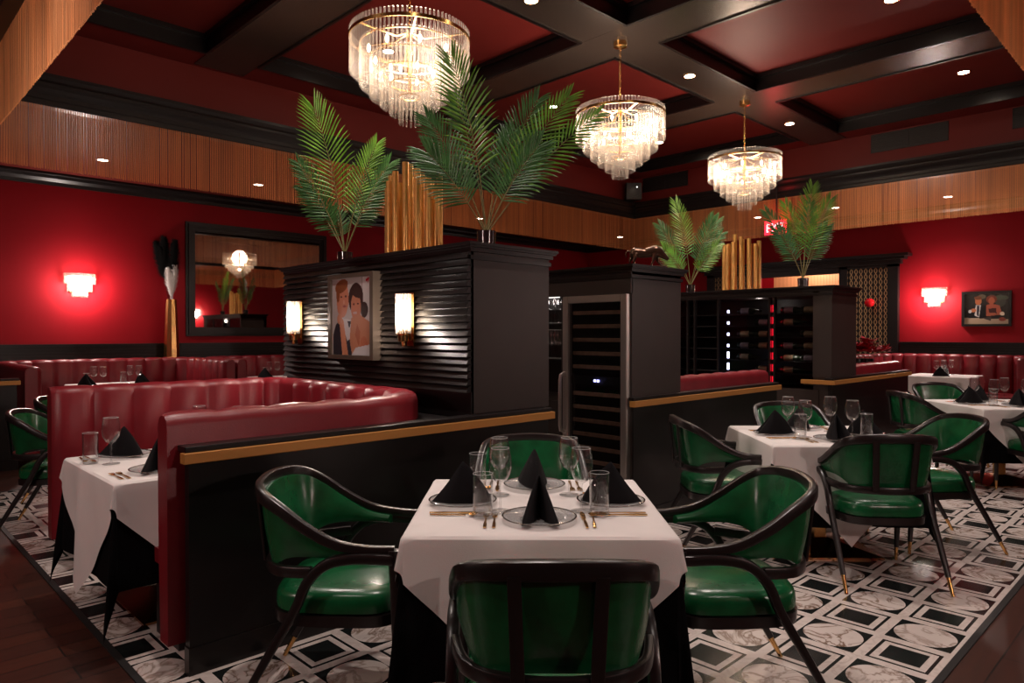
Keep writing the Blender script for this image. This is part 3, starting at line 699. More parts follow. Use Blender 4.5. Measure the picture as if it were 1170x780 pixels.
# glasses and bottles in the open niche of the cooler cabinet
for r_ in range(2):
    for k in range(6):
        inst('wine_glass', ME_WINE, (4.42 + .14 * r_, 3.88 + k * .085, 1.54), 'wine glass on the upper glass shelf beside the wine cooler', 'glass', 'glasses on the shelf beside the cooler')
        inst('wine_glass', ME_WINE, (4.42 + .14 * r_, 3.88 + k * .085, 1.24), 'wine glass on the lower glass shelf beside the wine cooler', 'glass', 'glasses on the lower shelf beside the cooler')
light('POINT', 'niche_light', (4.5, 4.1, 1.72), .35, WARM2, .03)

# ------------------------------------------------------------------ wine display
c3 = thing('wine_display', 'wide black glass fronted wine display with red and white light strips', 'cabinet', (8.0, 4.3, 0)); ox, oy = 8.0, 4.3
yE = 5.45
bm = nb(); box(bm, 7.65 - ox, 8.35 - ox, 2.96 - oy, 3.16 - oy, .978, 1.95); box(bm, 7.66 - ox, 8.35 - ox, 3.0 - oy, 3.16 - oy, 0, .978); box(bm, 8.27 - ox, 8.35 - ox, 3.1 - oy, yE - oy, 0, 1.95)
box(bm, 7.65 - ox, 8.35 - ox, 3.1 - oy, yE - oy, 0, .84); box(bm, 7.65 - ox, 8.35 - ox, 3.1 - oy, yE - oy, 1.86, 1.95); box(bm, 7.65 - ox, 8.35 - ox, yE - .04 - oy, yE - oy, 0, 1.95)
obj('body', bm, panelm, c3); cornice_on(7.65, 8.35, 2.96, yE, 1.965, c3, .05)
for y in (3.60, 3.655, 4.30, 4.62, 4.72): obj('door_stile', bbox(7.655 - ox, 7.70 - ox, y - .012 - oy, y + .012 - oy, .84, 1.86), black, c3)
for y0, y1 in ((3.16, 3.64), (3.66, 4.31), (4.73, 5.40)): obj('glass_door', bbox(7.66 - ox, 7.665 - ox, y0 - oy, y1 - oy, .85, 1.86), dglass, c3)
for k in range(7):
    z = .86 + k * .135
    if k: obj('shelf', bbox(7.72 - ox, 8.27 - ox, 3.16 - oy, yE - .05 - oy, z, z + .008), blackm, c3)
    for y, m, nm in ((4.19, ledw, 'white_light_strip'), (3.625, ledr, 'red_light_strip')):
        obj(nm, bbox(7.70 - ox, 7.712 - ox, y - .012 - oy, y + .012 - oy, z + .025, z + (.105 if (k < 3 or m is ledr) else .06)), m, c3)
ord_ = ['lowest', 'second', 'third', 'fourth', 'fifth', 'sixth', 'top']
bb = nb(); lathe(bb, [(.0001, -.13), (.034, -.13), (.037, -.12), (.037, .04), (.03, .07), (.014, .10), (.013, .16), (.0001, .16)], 16); bmesh.ops.rotate(bb, verts=bb.verts[:], matrix=Matrix.Rotation(R(90), 3, 'X')); MEB = me_of(bb, bottlem)
lb = nb(); lathe(lb, [(.0378, -.09), (.0378, .015)], 16, cap0=False, cap1=False); bmesh.ops.rotate(lb, verts=lb.verts[:], matrix=Matrix.Rotation(R(90), 3, 'X'))
MEL = me_of(lb, labelm); lb = nb(); lathe(lb, [(.0378, -.09), (.0378, .015)], 16, cap0=False, cap1=False); bmesh.ops.rotate(lb, verts=lb.verts[:], matrix=Matrix.Rotation(R(90), 3, 'X')); MEL2 = me_of(lb, labelw)
for col, y in enumerate((3.98, 3.75, 4.02, 3.45, 3.22)):
    if col == 2: continue
    for k in range(7):
        if (k * 3 + col) % 4 == 3: continue
        t = thing('wine_bottle', 'dark labelled wine bottle lying on the %s shelf, %s' % (ord_[k], {0: 'right next to the white light strip', 1: 'midway between the strips', 3: 'right next to the red light strip', 4: 'by the end column'}[col]), 'bottle', (7.80, y, .906 + k * .135), 0, 'bottles in the wine display')
        for nme, me in (('bottle_glass', MEB), ('label', MEL if (k + col) % 3 else MEL2)):
            o = bpy.data.objects.new(nme, me); C.objects.link(o); o.parent = t
light('POINT', 'display_light', (7.9, 3.9, 1.8), .5, WARM2, .03); light('POINT', 'display_light_low', (7.76, 3.4, 1.2), .25, WARM2, .03)

# ------------------------------------------------------------------ booths
def arc_path(pts, r):
    """polyline with rounded corners; r = radius per corner"""
    P = [Vector((*p, 0)) for p in pts]; out = [P[0]]
    for i in range(1, len(P) - 1):
        a, b, c = P[i - 1], P[i], P[i + 1]; rr = r[i - 1]; d1 = (a - b).normalized(); d2 = (c - b).normalized(); s = b + d1 * rr; e = b + d2 * rr
        for k in range(13):
            q = k / 12 * PI / 2; out.append(b + d1 * rr * (1 - math.sin(q)) + d2 * rr * (1 - math.cos(q)))
    out.append(P[-1]); return out
def resample(P, step):
    L = [0]
    for a, b in zip(P, P[1:]): L.append(L[-1] + (b - a).length)
    n = max(2, round(L[-1] / step)); out = []; j = 0
    for i in range(n + 1):
        s = L[-1] * i / n
        while j < len(L) - 2 and L[j + 1] < s: j += 1
        t_ = (s - L[j]) / max(1e-9, L[j + 1] - L[j]); out.append(P[j].lerp(P[j + 1], min(1, max(0, t_))))
    return out, L[-1]
def booth_back(pts, radii, side, chan=.24, z0=.12, z1=1.09, th=.115, bul=.05):
    P, L = resample(arc_path(pts, radii), chan / 8); n = len(P) - 1; nch = max(1, round(L / chan)); bm = nb(); rings = []
    for i, p in enumerate(P):
        t_ = (P[min(i + 1, n)] - P[max(i - 1, 0)]).normalized(); nr = Vector((-t_.y, t_.x, 0)) * side
        b = abs(math.sin(PI * nch * i / n)) ** .38
        inn = th + bul * b; top = z1 - .007 + .007 * b
        prof = [(0, z0), (0, top - .05), (.010, top - .018), (.035, top), (inn * .6, top + .006 * b), (inn - .02, top - .012), (inn, top - .045), (inn, .75), (inn - .005, .45), (inn - .02, z0)]
        rings.append([bm.verts.new((p.x + nr.x * a, p.y + nr.y * a, z)) for a, z in prof])
    for a, b in zip(rings, rings[1:]):
        m = len(a)
        for k in range(m): bm.faces.new((a[k], a[(k + 1) % m], b[(k + 1) % m], b[k]))
    bm.faces.new(list(reversed(rings[0]))); bm.faces.new(rings[-1]); return bm
def shift(bm, x, y):
    for v in bm.verts: v.co.x -= x; v.co.y -= y
    return bm
def booth(label, pts, radii, side, seats, cx, cy, z1=1.09, **kw):
    t = thing('channel_back_booth', label, 'booth', (cx, cy, 0), 0, 'oxblood leather booths')
    obj('backrest', shift(booth_back(pts, radii, side, z1=z1, **kw), cx, cy), leather, t, True)
    bm = nb()
    for x0, x1, y0, y1 in seats: box(bm, x0, x1, y0, y1, .34, .47)
    bmesh.ops.bevel(bm, geom=bm.edges[:], offset=.03, segments=3, affect='EDGES'); obj('seat', shift(bm, cx, cy), leather, t, True)
    bm = nb()
    for x0, x1, y0, y1 in seats: box(bm, x0 + .03, x1 - .03, y0 + .03, y1 - .03, 0, .34)
    obj('plinth', shift(bm, cx, cy), blackm, t)
    return t
booth('curved red channel-back booth with open end, closest to camera', [(1.02, 3.135), (2.64, 3.135), (2.64, 5.40), (1.02, 5.40)], [.62, .3], 1, [(1.10, 2.35, 3.3, 3.66), (1.10, 2.35, 4.86, 5.24), (2.05, 2.45, 3.6, 4.9)], 1.8, 4.25, z1=1.105)
booth('red channel-back booth against the red wall below the half-round sconce', [(1.50, 9.0), (1.50, 11.36), (4.08, 11.36), (4.08, 9.75)], [.45, .45], -1, [(1.7, 2.1, 9.5, 11.1), (3.5, 3.9, 9.9, 11.1), (1.8, 3.8, 10.78, 11.2)], 2.7, 10.6)
booth('red channel-back booth against the wall under the big mirror', [(4.12, 9.75), (4.12, 11.36), (7.2, 11.36)], [.45], -1, [(4.3, 4.7, 10.0, 11.1), (4.4, 7.1, 10.78, 11.2)], 5.6, 10.6)
booth('red smooth-topped booth behind the half wall past the wine cooler', [(6.63, 3.17), (4.98, 3.17)], [], -1, [(5.05, 6.55, 3.36, 3.76)], 5.8, 3.5)
booth('short red booth behind the half wall at the display end column', [(10.15, 3.03), (8.40, 3.03)], [], -1, [(8.5, 10.05, 3.22, 3.6)], 9.3, 3.3)
booth('long red channel-back booth along the far red wall below the small photo', [(11.6, 4.55), (14.05, 4.55), (14.05, 2.05), (12.6, 2.05)], [.5, .45], -1, [(11.8, 13.6, 4.05, 4.35), (13.45, 13.85, 2.4, 4.2), (12.8, 13.6, 2.26, 2.6)], 13, 3.3)
booth('red channel-back booth at the frame edge along the far wall', [(12.6, 2.02), (14.05, 2.02), (14.05, .1)], [.45], -1, [(12.8, 13.6, 1.5, 1.8), (13.45, 13.85, .1, 1.7)], 13.2, 1.2)
partition('black half wall with gold rail beside the first wall booth', .35, 1.46, 9.0)

# ------------------------------------------------------------------ chairs
def make_chair(label):
    t = thing('armchair', label, 'chair', (0, 0, 0), 0, 'green leather barrel-back armchairs')
    top = [(.25, .268, .650), (.14, .278, .655), (.03, .280, .676), (-.08, .276, .732), (-.17, .264, .792), (-.245, .238, .834), (-.290, .168, .852), (-.308, .08, .858), (-.314, 0, .860)]
    top = top + [(x, -y, z) for x, y, z in reversed(top[:-1])]; TP = spline(top, 5)
    bm = nb(); n = len(TP); sweep(bm, TP, rrect(.034, .034, .5), scales=[(1.0, 1.0 + .6 * math.sin(PI * i / (n - 1)) ** 2) for i in range(n)]); 
    obj('top_rail', bm, chairw, t, True)
    # upholstered shell between top rail and lower rail
    m = n; ins, outs = [], []; bm = nb(); NR = 6; rings = []
    for i in range(m):
        s = i / (m - 1); e = 1 - abs(2 * s - 1)                       # 0 at the arm fronts, 1 at the back centre
        T = TP[i].copy(); T.z -= .010; k = min(1, max(0, (e - .14) / .36)); k = k * k * (3 - 2 * k)
        ang = PI * (s - .5); B = Vector((-.06 - .20 * math.cos(ang) ** .7 if abs(ang) < PI / 2 - 1e-3 else -.06, .246 * (abs(math.sin(ang)) ** .45) * (1 if s < .5 else -1), .575)); 
        L_ = T.lerp(B, k) if k < 1 else B; L_.z = T.z - .035 - (T.z - .035 - .575) * k
        nr = Vector((T.x + .02, T.y, 0)); nr.normalize()
        ring_ = []
        if e < .12: continue
        for j in range(NR + 1):
            q = j / NR; p = T.lerp(L_, q); ring_.append(p - nr * (.004 - .006 * math.sin(PI * q)))
        for j in range(NR, -1, -1):
            q = j / NR; p = T.lerp(L_, q); ring_.append(p - nr * (.030 + .014 * math.sin(PI * q)))
        rings.append([bm.verts.new(p) for p in ring_])
    for a, b in zip(rings, rings[1:]):
        mm = len(a)
        for k in range(mm): bm.faces.new((a[k], a[(k + 1) % mm], b[(k + 1) % mm], b[k]))
    bm.faces.new(list(reversed(rings[0]))); bm.faces.new(rings[-1]); obj('backrest', bm, green, t, True)
    low = [(-.12, .262, .565), (-.19, .235, .562), (-.250, .165, .56), (-.282, .07, .56), (-.287, 0, .56)]; low = [(-.055, .276, .57)] + low; low = low + [(x, -y, z) for x, y, z in reversed(low[:-1])]
    bm = nb(); sweep(bm, spline(low, 4), rrect(.026, .042, .5)); obj('lower_rail', bm, chairw, t, True)
    for y in (-.105, .105):
        bm = nb(); sweep(bm, spline([(-.318, y * 1.05, .845), (-.303, y, .70), (-.290, y * .95, .56)], 4), rrect(.036, .012, .5), up=(1, 0, 0)); obj('back_stile', bm, chairw, t, True)
    for s in (1, -1):
        bm = nb(); P = [(.27, s * .272, .085), (.262, s * .276, .30), (.252, s * .278, .655)]; sweep(bm, P, rrect(.038, .038, .7), up=(1, 0, 0), scales=[.68, .95, 1.1]); lg = obj('front_leg', bm, chairw, t, True)
        bm = nb(); sweep(bm, [(.272, s * .271, .001), (.27, s * .272, .10)], circ(.0125, 10), up=(1, 0, 0), scales=[.75, 1]); obj('brass_foot', bm, gold, lg, True)
        bm = nb(); P = spline([(.25, s * .284, .622), (.10, s * .287, .625), (-.0, s * .286, .600), (-.07, s * .284, .53), (-.115, s * .283, .43), (-.215, s * .283, .26), (-.312, s * .284, .09)], 5)
        nn = len(P); sweep(bm, P, rrect(.038, .036, .6), up=(0, 1, 0), scales=[1.1 - .40 * (i / nn) ** 2 for i in range(nn)]); lg = obj('rear_leg', bm, chairw, t, True)
        bm = nb(); sweep(bm, [(-.36, s * .284, .001), (-.305, s * .284, .10)], circ(.0125, 10), up=(0, 1, 0), scales=[.75, 1]); obj('brass_foot', bm, gold, lg, True)
    # seat
    def outline(k, z, n=36):
        out = []
        for i in range(n):
            a = 2 * PI * i / n; c, s_ = math.cos(a), math.sin(a); ex = .42
            x = .245 * math.copysign(abs(c) ** ex, c); y = .250 * math.copysign(abs(s_) ** ex, s_)
            if x < 0: y *= 1 - .16 * (x / .245) ** 2
            out.append((x * k + .005, y * k, z))
        return out
    bm = nb(); prof = [(.96, .395), (1.0, .405), (1.01, .43), (1.0, .455), (.985, .466), (.95, .478), (.8, .489), (.5, .496), (.2, .499)]
    rings = [[bm.verts.new(p) for p in outline(k, z)] for k, z in prof]
    for a, b in zip(rings, rings[1:]):
        for i in range(36): bm.faces.new((a[i], a[(i + 1) % 36], b[(i + 1) % 36], b[i]))
    bm.faces.new(list(reversed(rings[0]))); bm.faces.new(rings[-1]); obj('seat', bm, green, t, True)
    bm = nb(); r1 = [bm.verts.new(p) for p in outline(1.02, .355)]; r2 = [bm.verts.new(p) for p in outline(1.03, .398)]
    for i in range(36): bm.faces.new((r1[i], r1[(i + 1) % 36], r2[(i + 1) % 36], r2[i]))
    bm.faces.new(list(reversed(r1))); bm.faces.new(r2); obj('seat_frame', bm, chairw, t, True)
    return t
def FL(f_, l_): v = F2 * f_ + R2 * l_; return (v.x, v.y, 0.004)
face_in = {'near': 0, 'far': 180, 'left': -90, 'right': 90}
ch = make_chair('green leather armchair in the foreground, seen from straight behind')
ch.location = FL(2.04, .115); ch.rotation_euler = (0, 0, R(ANG))
chairs = [((1.50, 2.50), 'left', 'green armchair between the front table and the long black half wall', -2),
          ((2.585, 1.425), 'right', 'green armchair on the open marble side of the front table', 2),
          ((2.60, 2.52), 'far', 'green armchair at the front table with its back to the wine cooler', 0),
          ((4.49, 1.50), 'near', 'green armchair with its stiled back to camera at the second table', -4),
          ((5.45, 1.46), 'right', 'green armchair on the aisle side of the second table', 0),
          ((4.34, 2.42), 'left', 'green armchair in shadow between second table and the black half wall', 0),
          ((5.46, 2.38), 'far', 'green armchair facing camera at the far side of the second table', 0),
          ((7.70, 2.07), 'left', 'green armchair beside the third table, back toward the display end column', 0),
          ((7.76, 1.12), 'near', 'green armchair cut by the frame edge at the third table', 0),
          ((8.93, 2.19), 'far', 'green armchair facing camera behind the third table', 0)]
for (x, y), f_, lab, tw in chairs: dup(ch, (x, y, .004), R(ANG + face_in[f_] + tw), lab)
dup(ch, (1.25, 6.15, .004), R(-25), 'green armchair beyond the open end of the curved booth, closer of two')
dup(ch, (1.62, 7.25, .004), R(-30), 'green armchair beyond the curved booth, further of two, oval back showing')

# ------------------------------------------------------------------ tables and cloths
def drape(a, reach, kind, top, wave=.012, seed=0, out=0.0):
    rnd = random.Random(seed); ph = [rnd.uniform(0, 6.28) for _ in range(8)]
    lim = reach if kind == 'sq' else reach
    cs = sorted(set([round(v, 4) for v in [-a, a] + [-a + 2 * a * i / 16 for i in range(17)] + [s * (a + (lim - a) * (i / 26)) for s in (-1, 1) for i in range(1, 27)] + [s * (a + .008) for s in (-1, 1)]]))
    bm = nb(); g = [[bm.verts.new((x, y, 0)) for x in cs] for y in cs]
    for j in range(len(cs) - 1):
        for i in range(len(cs) - 1):
            A, B, D, E = g[j][i], g[j][i + 1], g[j + 1][i + 1], g[j + 1][i]
            if (A.co.x + D.co.x) * (A.co.y + D.co.y) > 0: bm.faces.new((A, B, D)); bm.faces.new((A, D, E))
            else: bm.faces.new((A, B, E)); bm.faces.new((B, D, E))
    if kind == 'dia':
        for sx in (-1, 1):
            for sy in (-1, 1):
                nrm = Vector((sx, sy, 0)).normalized()
                bmesh.ops.bisect_plane(bm, geom=bm.verts[:] + bm.edges[:] + bm.faces[:], plane_co=nrm * reach / math.sqrt(2), plane_no=nrm, clear_outer=True)
    for v in bm.verts:
        p, q = v.co.x, v.co.y; nx = max(-a, min(a, p)); ny = max(-a, min(a, q)); dx, dy = p - nx, q - ny; d = math.hypot(dx, dy)
        if d < 1e-6: v.co = (p, q, top + .001); continue
        if abs(dx) > 1e-6 and abs(dy) > 1e-6:
            th = math.degrees(math.atan2(abs(dy), abs(dx))); s = 1 - abs(th - 45) / 45; of = .04 + (.10 if kind == 'sq' else .20) * math.sin(s * PI / 2) ** 3
            ux, uy = math.copysign(math.cos(R(th)), dx), math.copysign(math.sin(R(th)), dy)
        else:
            ux, uy = (math.copysign(1, dx), 0) if abs(dx) > 1e-6 else (0, math.copysign(1, dy)); of = .04
        tang = (q if abs(ux) > abs(uy) else p)
        wv = wave * min(1, d / .25) * (math.sin(tang * 11 + ph[0]) + .6 * math.sin(tang * 19 + ph[1]))
        o_ = d * of + out + .006 * (1 - math.exp(-d / .01)); drop = math.sqrt(max(0, d * d - (d * of) ** 2))
        z = top - drop
        if z < .012: o_ += (.012 - z) * .25; z = .012 + .004 * math.sin(tang * 30)
        amp = abs(ux * uy) * 2
        v.co = (nx + ux * (o_ + wv * (1 - amp)), ny + uy * (o_ + wv * (1 - amp)), z)
    return bm
def cloth_obj(name, bm, m, loc, rz, label, cat, group):
    bmesh.ops.solidify(bm, geom=bm.faces[:], thickness=.002)
    o = obj(name, bm, m, None, True); o.location = loc; o.rotation_euler = (0, 0, rz)
    tag(o, label, cat, group); return o
def table(x, y, rz, who, seed=0, base=True, a=.457):
    t = thing('dining_table', 'square pedestal dining table %s' % who, 'table', (x, y, 0.004), rz, 'square dining tables')
    obj('tabletop', bbox(-a, a, -a, a, .715, .745, .004), black, t)
    bm = nb(); box(bm, -.04, .04, -.04, .04, .03, .715); bmesh.ops.bevel(bm, geom=bm.edges[:], offset=.006, segments=1, affect='EDGES'); obj('column', bm, gold, t)
    bm = nb(); vs = [bm.verts.new(p) for p in ((-.30, -.30, 0), (.30, -.30, 0), (.30, .30, 0), (-.30, .30, 0), (-.30, -.30, .012), (.30, -.30, .012), (.30, .30, .012), (-.30, .30, .012), (-.05, -.05, .07), (.05, -.05, .07), (.05, .05, .07), (-.05, .05, .07))]
    for k in range(4):
        k2 = (k + 1) % 4; bm.faces.new((vs[k], vs[k2], vs[4 + k2], vs[4 + k])); bm.faces.new((vs[4 + k], vs[4 + k2], vs[8 + k2], vs[8 + k]))
    bm.faces.new(vs[8:12]); bm.faces.new(list(reversed(vs[0:4]))); obj('base_plate', bm, simple('aged_brass_base%d' % seed, (.42, .20, .09), .25, metal=1), t)
    cloth_obj('tablecloth', drape(a + .002, .95, 'sq', .750, .016, seed), blin, (x, y, 0.004), rz, 'black floor-length undercloth %s' % who, 'tablecloth', 'black undercloths')
    cloth_obj('tablecloth', drape(a + .006, 1.08, 'dia', .757, .016, seed, .008), white, (x, y, 0.004), rz, 'white pointed overlay cloth %s' % who, 'tablecloth', 'white overlay cloths')
TZ = .7645
T1 = (2.05, 1.957); T2 = (4.82, 1.95); T3 = (8.22, 1.57); TA = (1.40, 4.03); TB = (2.75, 10.55); TC = (5.15, 10.45); T4 = (13.15, 3.30)
table(*T1, R(ANG - .5), 'of the front setting, closest to camera', 1)
table(*T2, R(ANG - 1), 'of the second setting, before the display end column', 2)
table(*T3, R(ANG), 'of the third setting, by the frame edge', 3)
table(*TA, 0, 'inside the curved red booth', 4)
table(*TB, 0, 'in the wall booth below the half-round sconce', 5)
table(*TC, 0, 'in the wall booth under the mirror', 6)
table(*T4, 0, 'in the long booth below the small photo', 7)

# ------------------------------------------------------------------ place settings
def napkin_bm(h=.158, wd=.068, fr=.115, bk=.125):
    """standing pyramid fold: two wings running forward from the apex, open crease at the front (-y), tail at the back"""
    bm = nb(); rows = 12; rings = []
    for j in range(rows + 1):
        q = j / rows; k = 1 - q; f = k ** .9; r_ = .004 * (1 - k)
        pts = [(-wd * f - r_, -fr * f), (-wd * .62 * f, -fr * 1.03 * f), (-wd * .30 * f, -fr * .55 * f), (0, -fr * .05 * f + .002), (wd * .30 * f, -fr * .55 * f), (wd * .62 * f, -fr * 1.03 * f), (wd * f + r_, -fr * f),
               (wd * .92 * f + r_, -fr * .3 * f), (wd * .62 * f + r_, bk * .35 * f), (wd * .22 * f, bk * .95 * f), (0, bk * f + .003), (-wd * .22 * f, bk * .95 * f), (-wd * .62 * f - r_, bk * .35 * f), (-wd * .92 * f - r_, -fr * .3 * f)]
        rings.append([bm.verts.new((x, y + .010 * math.sin(PI * q), h * q)) for x, y in pts])
    for a, b in zip(rings, rings[1:]):
        for i in range(14): bm.faces.new((a[i], a[(i + 1) % 14], b[(i + 1) % 14], b[i]))
    bm.faces.new(rings[-1]); return bm
ME_NAP = me_of(napkin_bm(), napm)
def plate():
    bm = nb(); lathe(bm, [(.0001, .004), (.075, .004), (.085, .006), (.135, .013), (.137, .015), (.135, .017), (.085, .010), (.075, .008), (.0001, .008)], 48); return bm
ME_PL = me_of(plate(), china); bm = nb(); lathe(bm, [(.133, .0145), (.1375, .0155), (.1385, .0168), (.1365, .0182), (.132, .0172), (.133, .0145)], 48, cap0=False, cap1=False); ME_RIM = me_of(bm, silver)
bm = nb(); lathe(bm, [(.0001, .0), (.07, .0), (.072, .004), (.0001, .004)], 32); ME_FT = me_of(bm, china)
def flat_piece(outline, z0=.0, th=.0022):
    bm = nb(); a = [bm.verts.new((x, y, z0)) for x, y in outline]; b = [bm.verts.new((x, y, z0 + th)) for x, y in outline]; n = len(a)
    bm.faces.new(list(reversed(a))); bm.faces.new(b)
    for i in range(n): bm.faces.new((a[i], a[(i + 1) % n], b[(i + 1) % n], b[i]))
    return bm
def sym(r): return [(x, y) for x, y in r] + [(-x, y) for x, y in reversed(r)]
knife = flat_piece(sym([(.0045, -.105), (.0055, -.05), (.0035, .0), (.008, .02), (.009, .08), (.004, .108)]), .001, .004)
fork = flat_piece(sym([(.0055, -.10), (.006, -.06), (.003, -.01), (.003, .035), (.010, .05), (.011, .092), (.0085, .095), (.0075, .06), (.0045, .06), (.0045, .095), (.002, .095), (.001, .06)]), .001, .003)
sp_ = flat_piece(sym([(.0055, -.10), (.006, -.06), (.003, -.01), (.003, .035)]), .001, .003)
lathe(sp_, [(.0001, .002), (.010, .003), (.016, .007), (.018, .010), (.015, .009), (.009, .005), (.0001, .004)], 16, 0, .062)
ME_K, ME_F, ME_S = me_of(knife, gold, False), me_of(fork, gold, False), me_of(sp_, gold)
def setting(cx, cy, rz, name, where, off=.30, nap=True, nrot=0, cut=('ff', 'ks'), glasses=True, gpos=((.14, .15), (.20, .10)), items=None):
    """one place setting; local -y points at the diner; name = what the table is called"""
    c, s = math.cos(rz), math.sin(rz)
    def W(x, y, z=TZ): return (cx + c * x - s * y, cy + s * x + c * y, z)
    t = thing('charger_plate', 'clear glass plate with dark rim %s %s' % (where, name), 'plate', W(0, -off), rz, 'plates ' + name)
    for nme, me in (('dish', ME_PL), ('rim', ME_RIM), ('foot', ME_FT)): o = bpy.data.objects.new(nme, me); C.objects.link(o); o.parent = t
    if nap: inst('folded_napkin', ME_NAP, W(0, -off + .0, TZ + .009), 'black pyramid-folded napkin %s %s' % (where, name), 'napkin', 'napkins ' + name, rz + R(nrot))
    for i, k in enumerate(cut[0]): inst('fork', ME_F, W(-.165 - i * .032, -off - .01, TZ), 'gold fork, %s, %s %s' % (('beside the plate', 'outermost')[i], where, name), 'fork', 'forks ' + name, rz)
    for i, k in enumerate(cut[1]):
        nm, me = {'k': ('knife', ME_K), 's': ('spoon', ME_S)}[k]
        inst(nm, me, W(.165 + i * .034, -off - .01, TZ), 'gold %s %s %s' % (nm, where, name), nm, nm + ' set ' + name, rz + R(-4 * i))
    if glasses:
        inst('wine_glass', ME_WINE, W(*gpos[0]), 'stemmed wine glass %s %s' % (where, name), 'glass', 'wine glasses ' + name)
        inst('tumbler', ME_TUMB, W(*gpos[1]), 'straight clear tumbler %s %s' % (where, name), 'glass', 'tumblers ' + name)
for (tc, nm, a0) in ((T1, 'on the front table', ANG - 90), (T2, 'on the second table', ANG - 90), (T3, 'on the third table', ANG - 90)):
    for wh, d, nr in (("at the camera-side place", 0, 0), ('at the aisle-side place', 90, 10), ('at the cooler-side place' if tc is T1 else 'at the far place', 180, 4), ('at the half-wall place', 270, -12)):
        setting(tc[0], tc[1], R(a0 + d), nm, wh, off=.26 if d == 0 else .30, nrot=nr, glasses=False)
def G(px, l_, tc): return None
def on(tc, f_, l_, z=TZ): v = F2 * f_ + R2 * l_; return (tc[0] + v.x, tc[1] + v.y, z)
# glasses of the three free tables: (forward, sideways) from the table centre
for tc, nm in ((T1, 'on the front table'), (T2, 'on the second table'), (T3, 'on the third table')):
    for k, (f_, l_, ds) in enumerate(((.14, -.154, 'beside the half-wall plate'), (-.13, -.146, 'toward camera by the half-wall plate'), (.14, .143, 'beside the aisle-side plate'), (-.13, .168, 'toward camera by the aisle-side plate'))):
        inst('wine_glass', ME_WINE, on(tc, f_, l_), 'stemmed wine glass %s %s' % (ds, nm), 'glass', 'wine glasses ' + nm)
    for k, (f_, l_, ds) in enumerate(((.23, -.25, 'behind the half-wall napkin'), (-.21, -.21, 'between the half-wall and camera-side plates'), (-.19, .23, 'between the aisle-side and camera-side plates'))):
        if tc is not T1 and k == 0: continue
        inst('tumbler', ME_TUMB, on(tc, f_, l_), 'straight clear tumbler %s %s' % (ds, nm), 'glass', 'tumblers ' + nm)
# curved booth table
nA = 'in the curved booth'
setting(1.18, TA[1], R(180), nA, 'on the far bench side', off=.29, nrot=30, glasses=False)
setting(1.18, TA[1], R(0), nA, 'on the half-wall side', off=.29, nrot=-25, glasses=False)
inst('wine_glass', ME_WINE, (1.06, 4.11, TZ), 'stemmed wine glass near the open end of the curved booth table', 'glass', 'wine glasses in the curved booth')
inst('tumbler', ME_TUMB, (.985, 4.20, TZ), 'tumbler at the open end of the curved booth table', 'glass', 'tumblers in the curved booth')
for x, y, d in ((1.62, 4.40, 'half hidden behind the booth arm'), (1.78, 4.20, 'by the inner corner behind the booth arm')):
    inst('wine_glass', ME_WINE, (x, y, TZ), 'wine glass %s in the curved booth' % d, 'glass', 'wine glasses in the curved booth')
inst('tumbler', ME_TUMB, (1.58, 4.22, TZ), 'tumbler deep inside the curved booth table', 'glass', 'tumblers in the curved booth')
# wall booth tables
for tc, nm in ((TB, 'in the booth below the sconce'), (TC, 'in the booth under the mirror'), (T4, 'in the long booth below the small photo')):
    for wh, dx, dy in (('at one side', -.22, 0), ('at the other side', .22, 0)):
        for k, (a, b) in enumerate(((0, .04), (.10, -.05))):
            inst('wine_glass', ME_WINE, (tc[0] + dx + a * .9, tc[1] + dy + b, TZ), '%s wine glass %s, %s' % (('wall-side', 'camera-side')[k], wh, nm), 'glass', 'wine glasses ' + nm)
        inst('tumbler', ME_TUMB, (tc[0] + dx - .10, tc[1] + dy - .02, TZ), 'tumbler %s, %s' % (wh, nm), 'glass', 'tumblers ' + nm)
    for k, (dx, dy) in enumerate(((-.33, -.05), (.36, .05))):
        inst('folded_napkin', ME_NAP, (tc[0] + dx, tc[1] + dy, TZ), 'black folded napkin %s, %s' % (('at one end', 'at the other end')[k], nm), 'napkin', 'napkins ' + nm, R(40 + 90 * k))

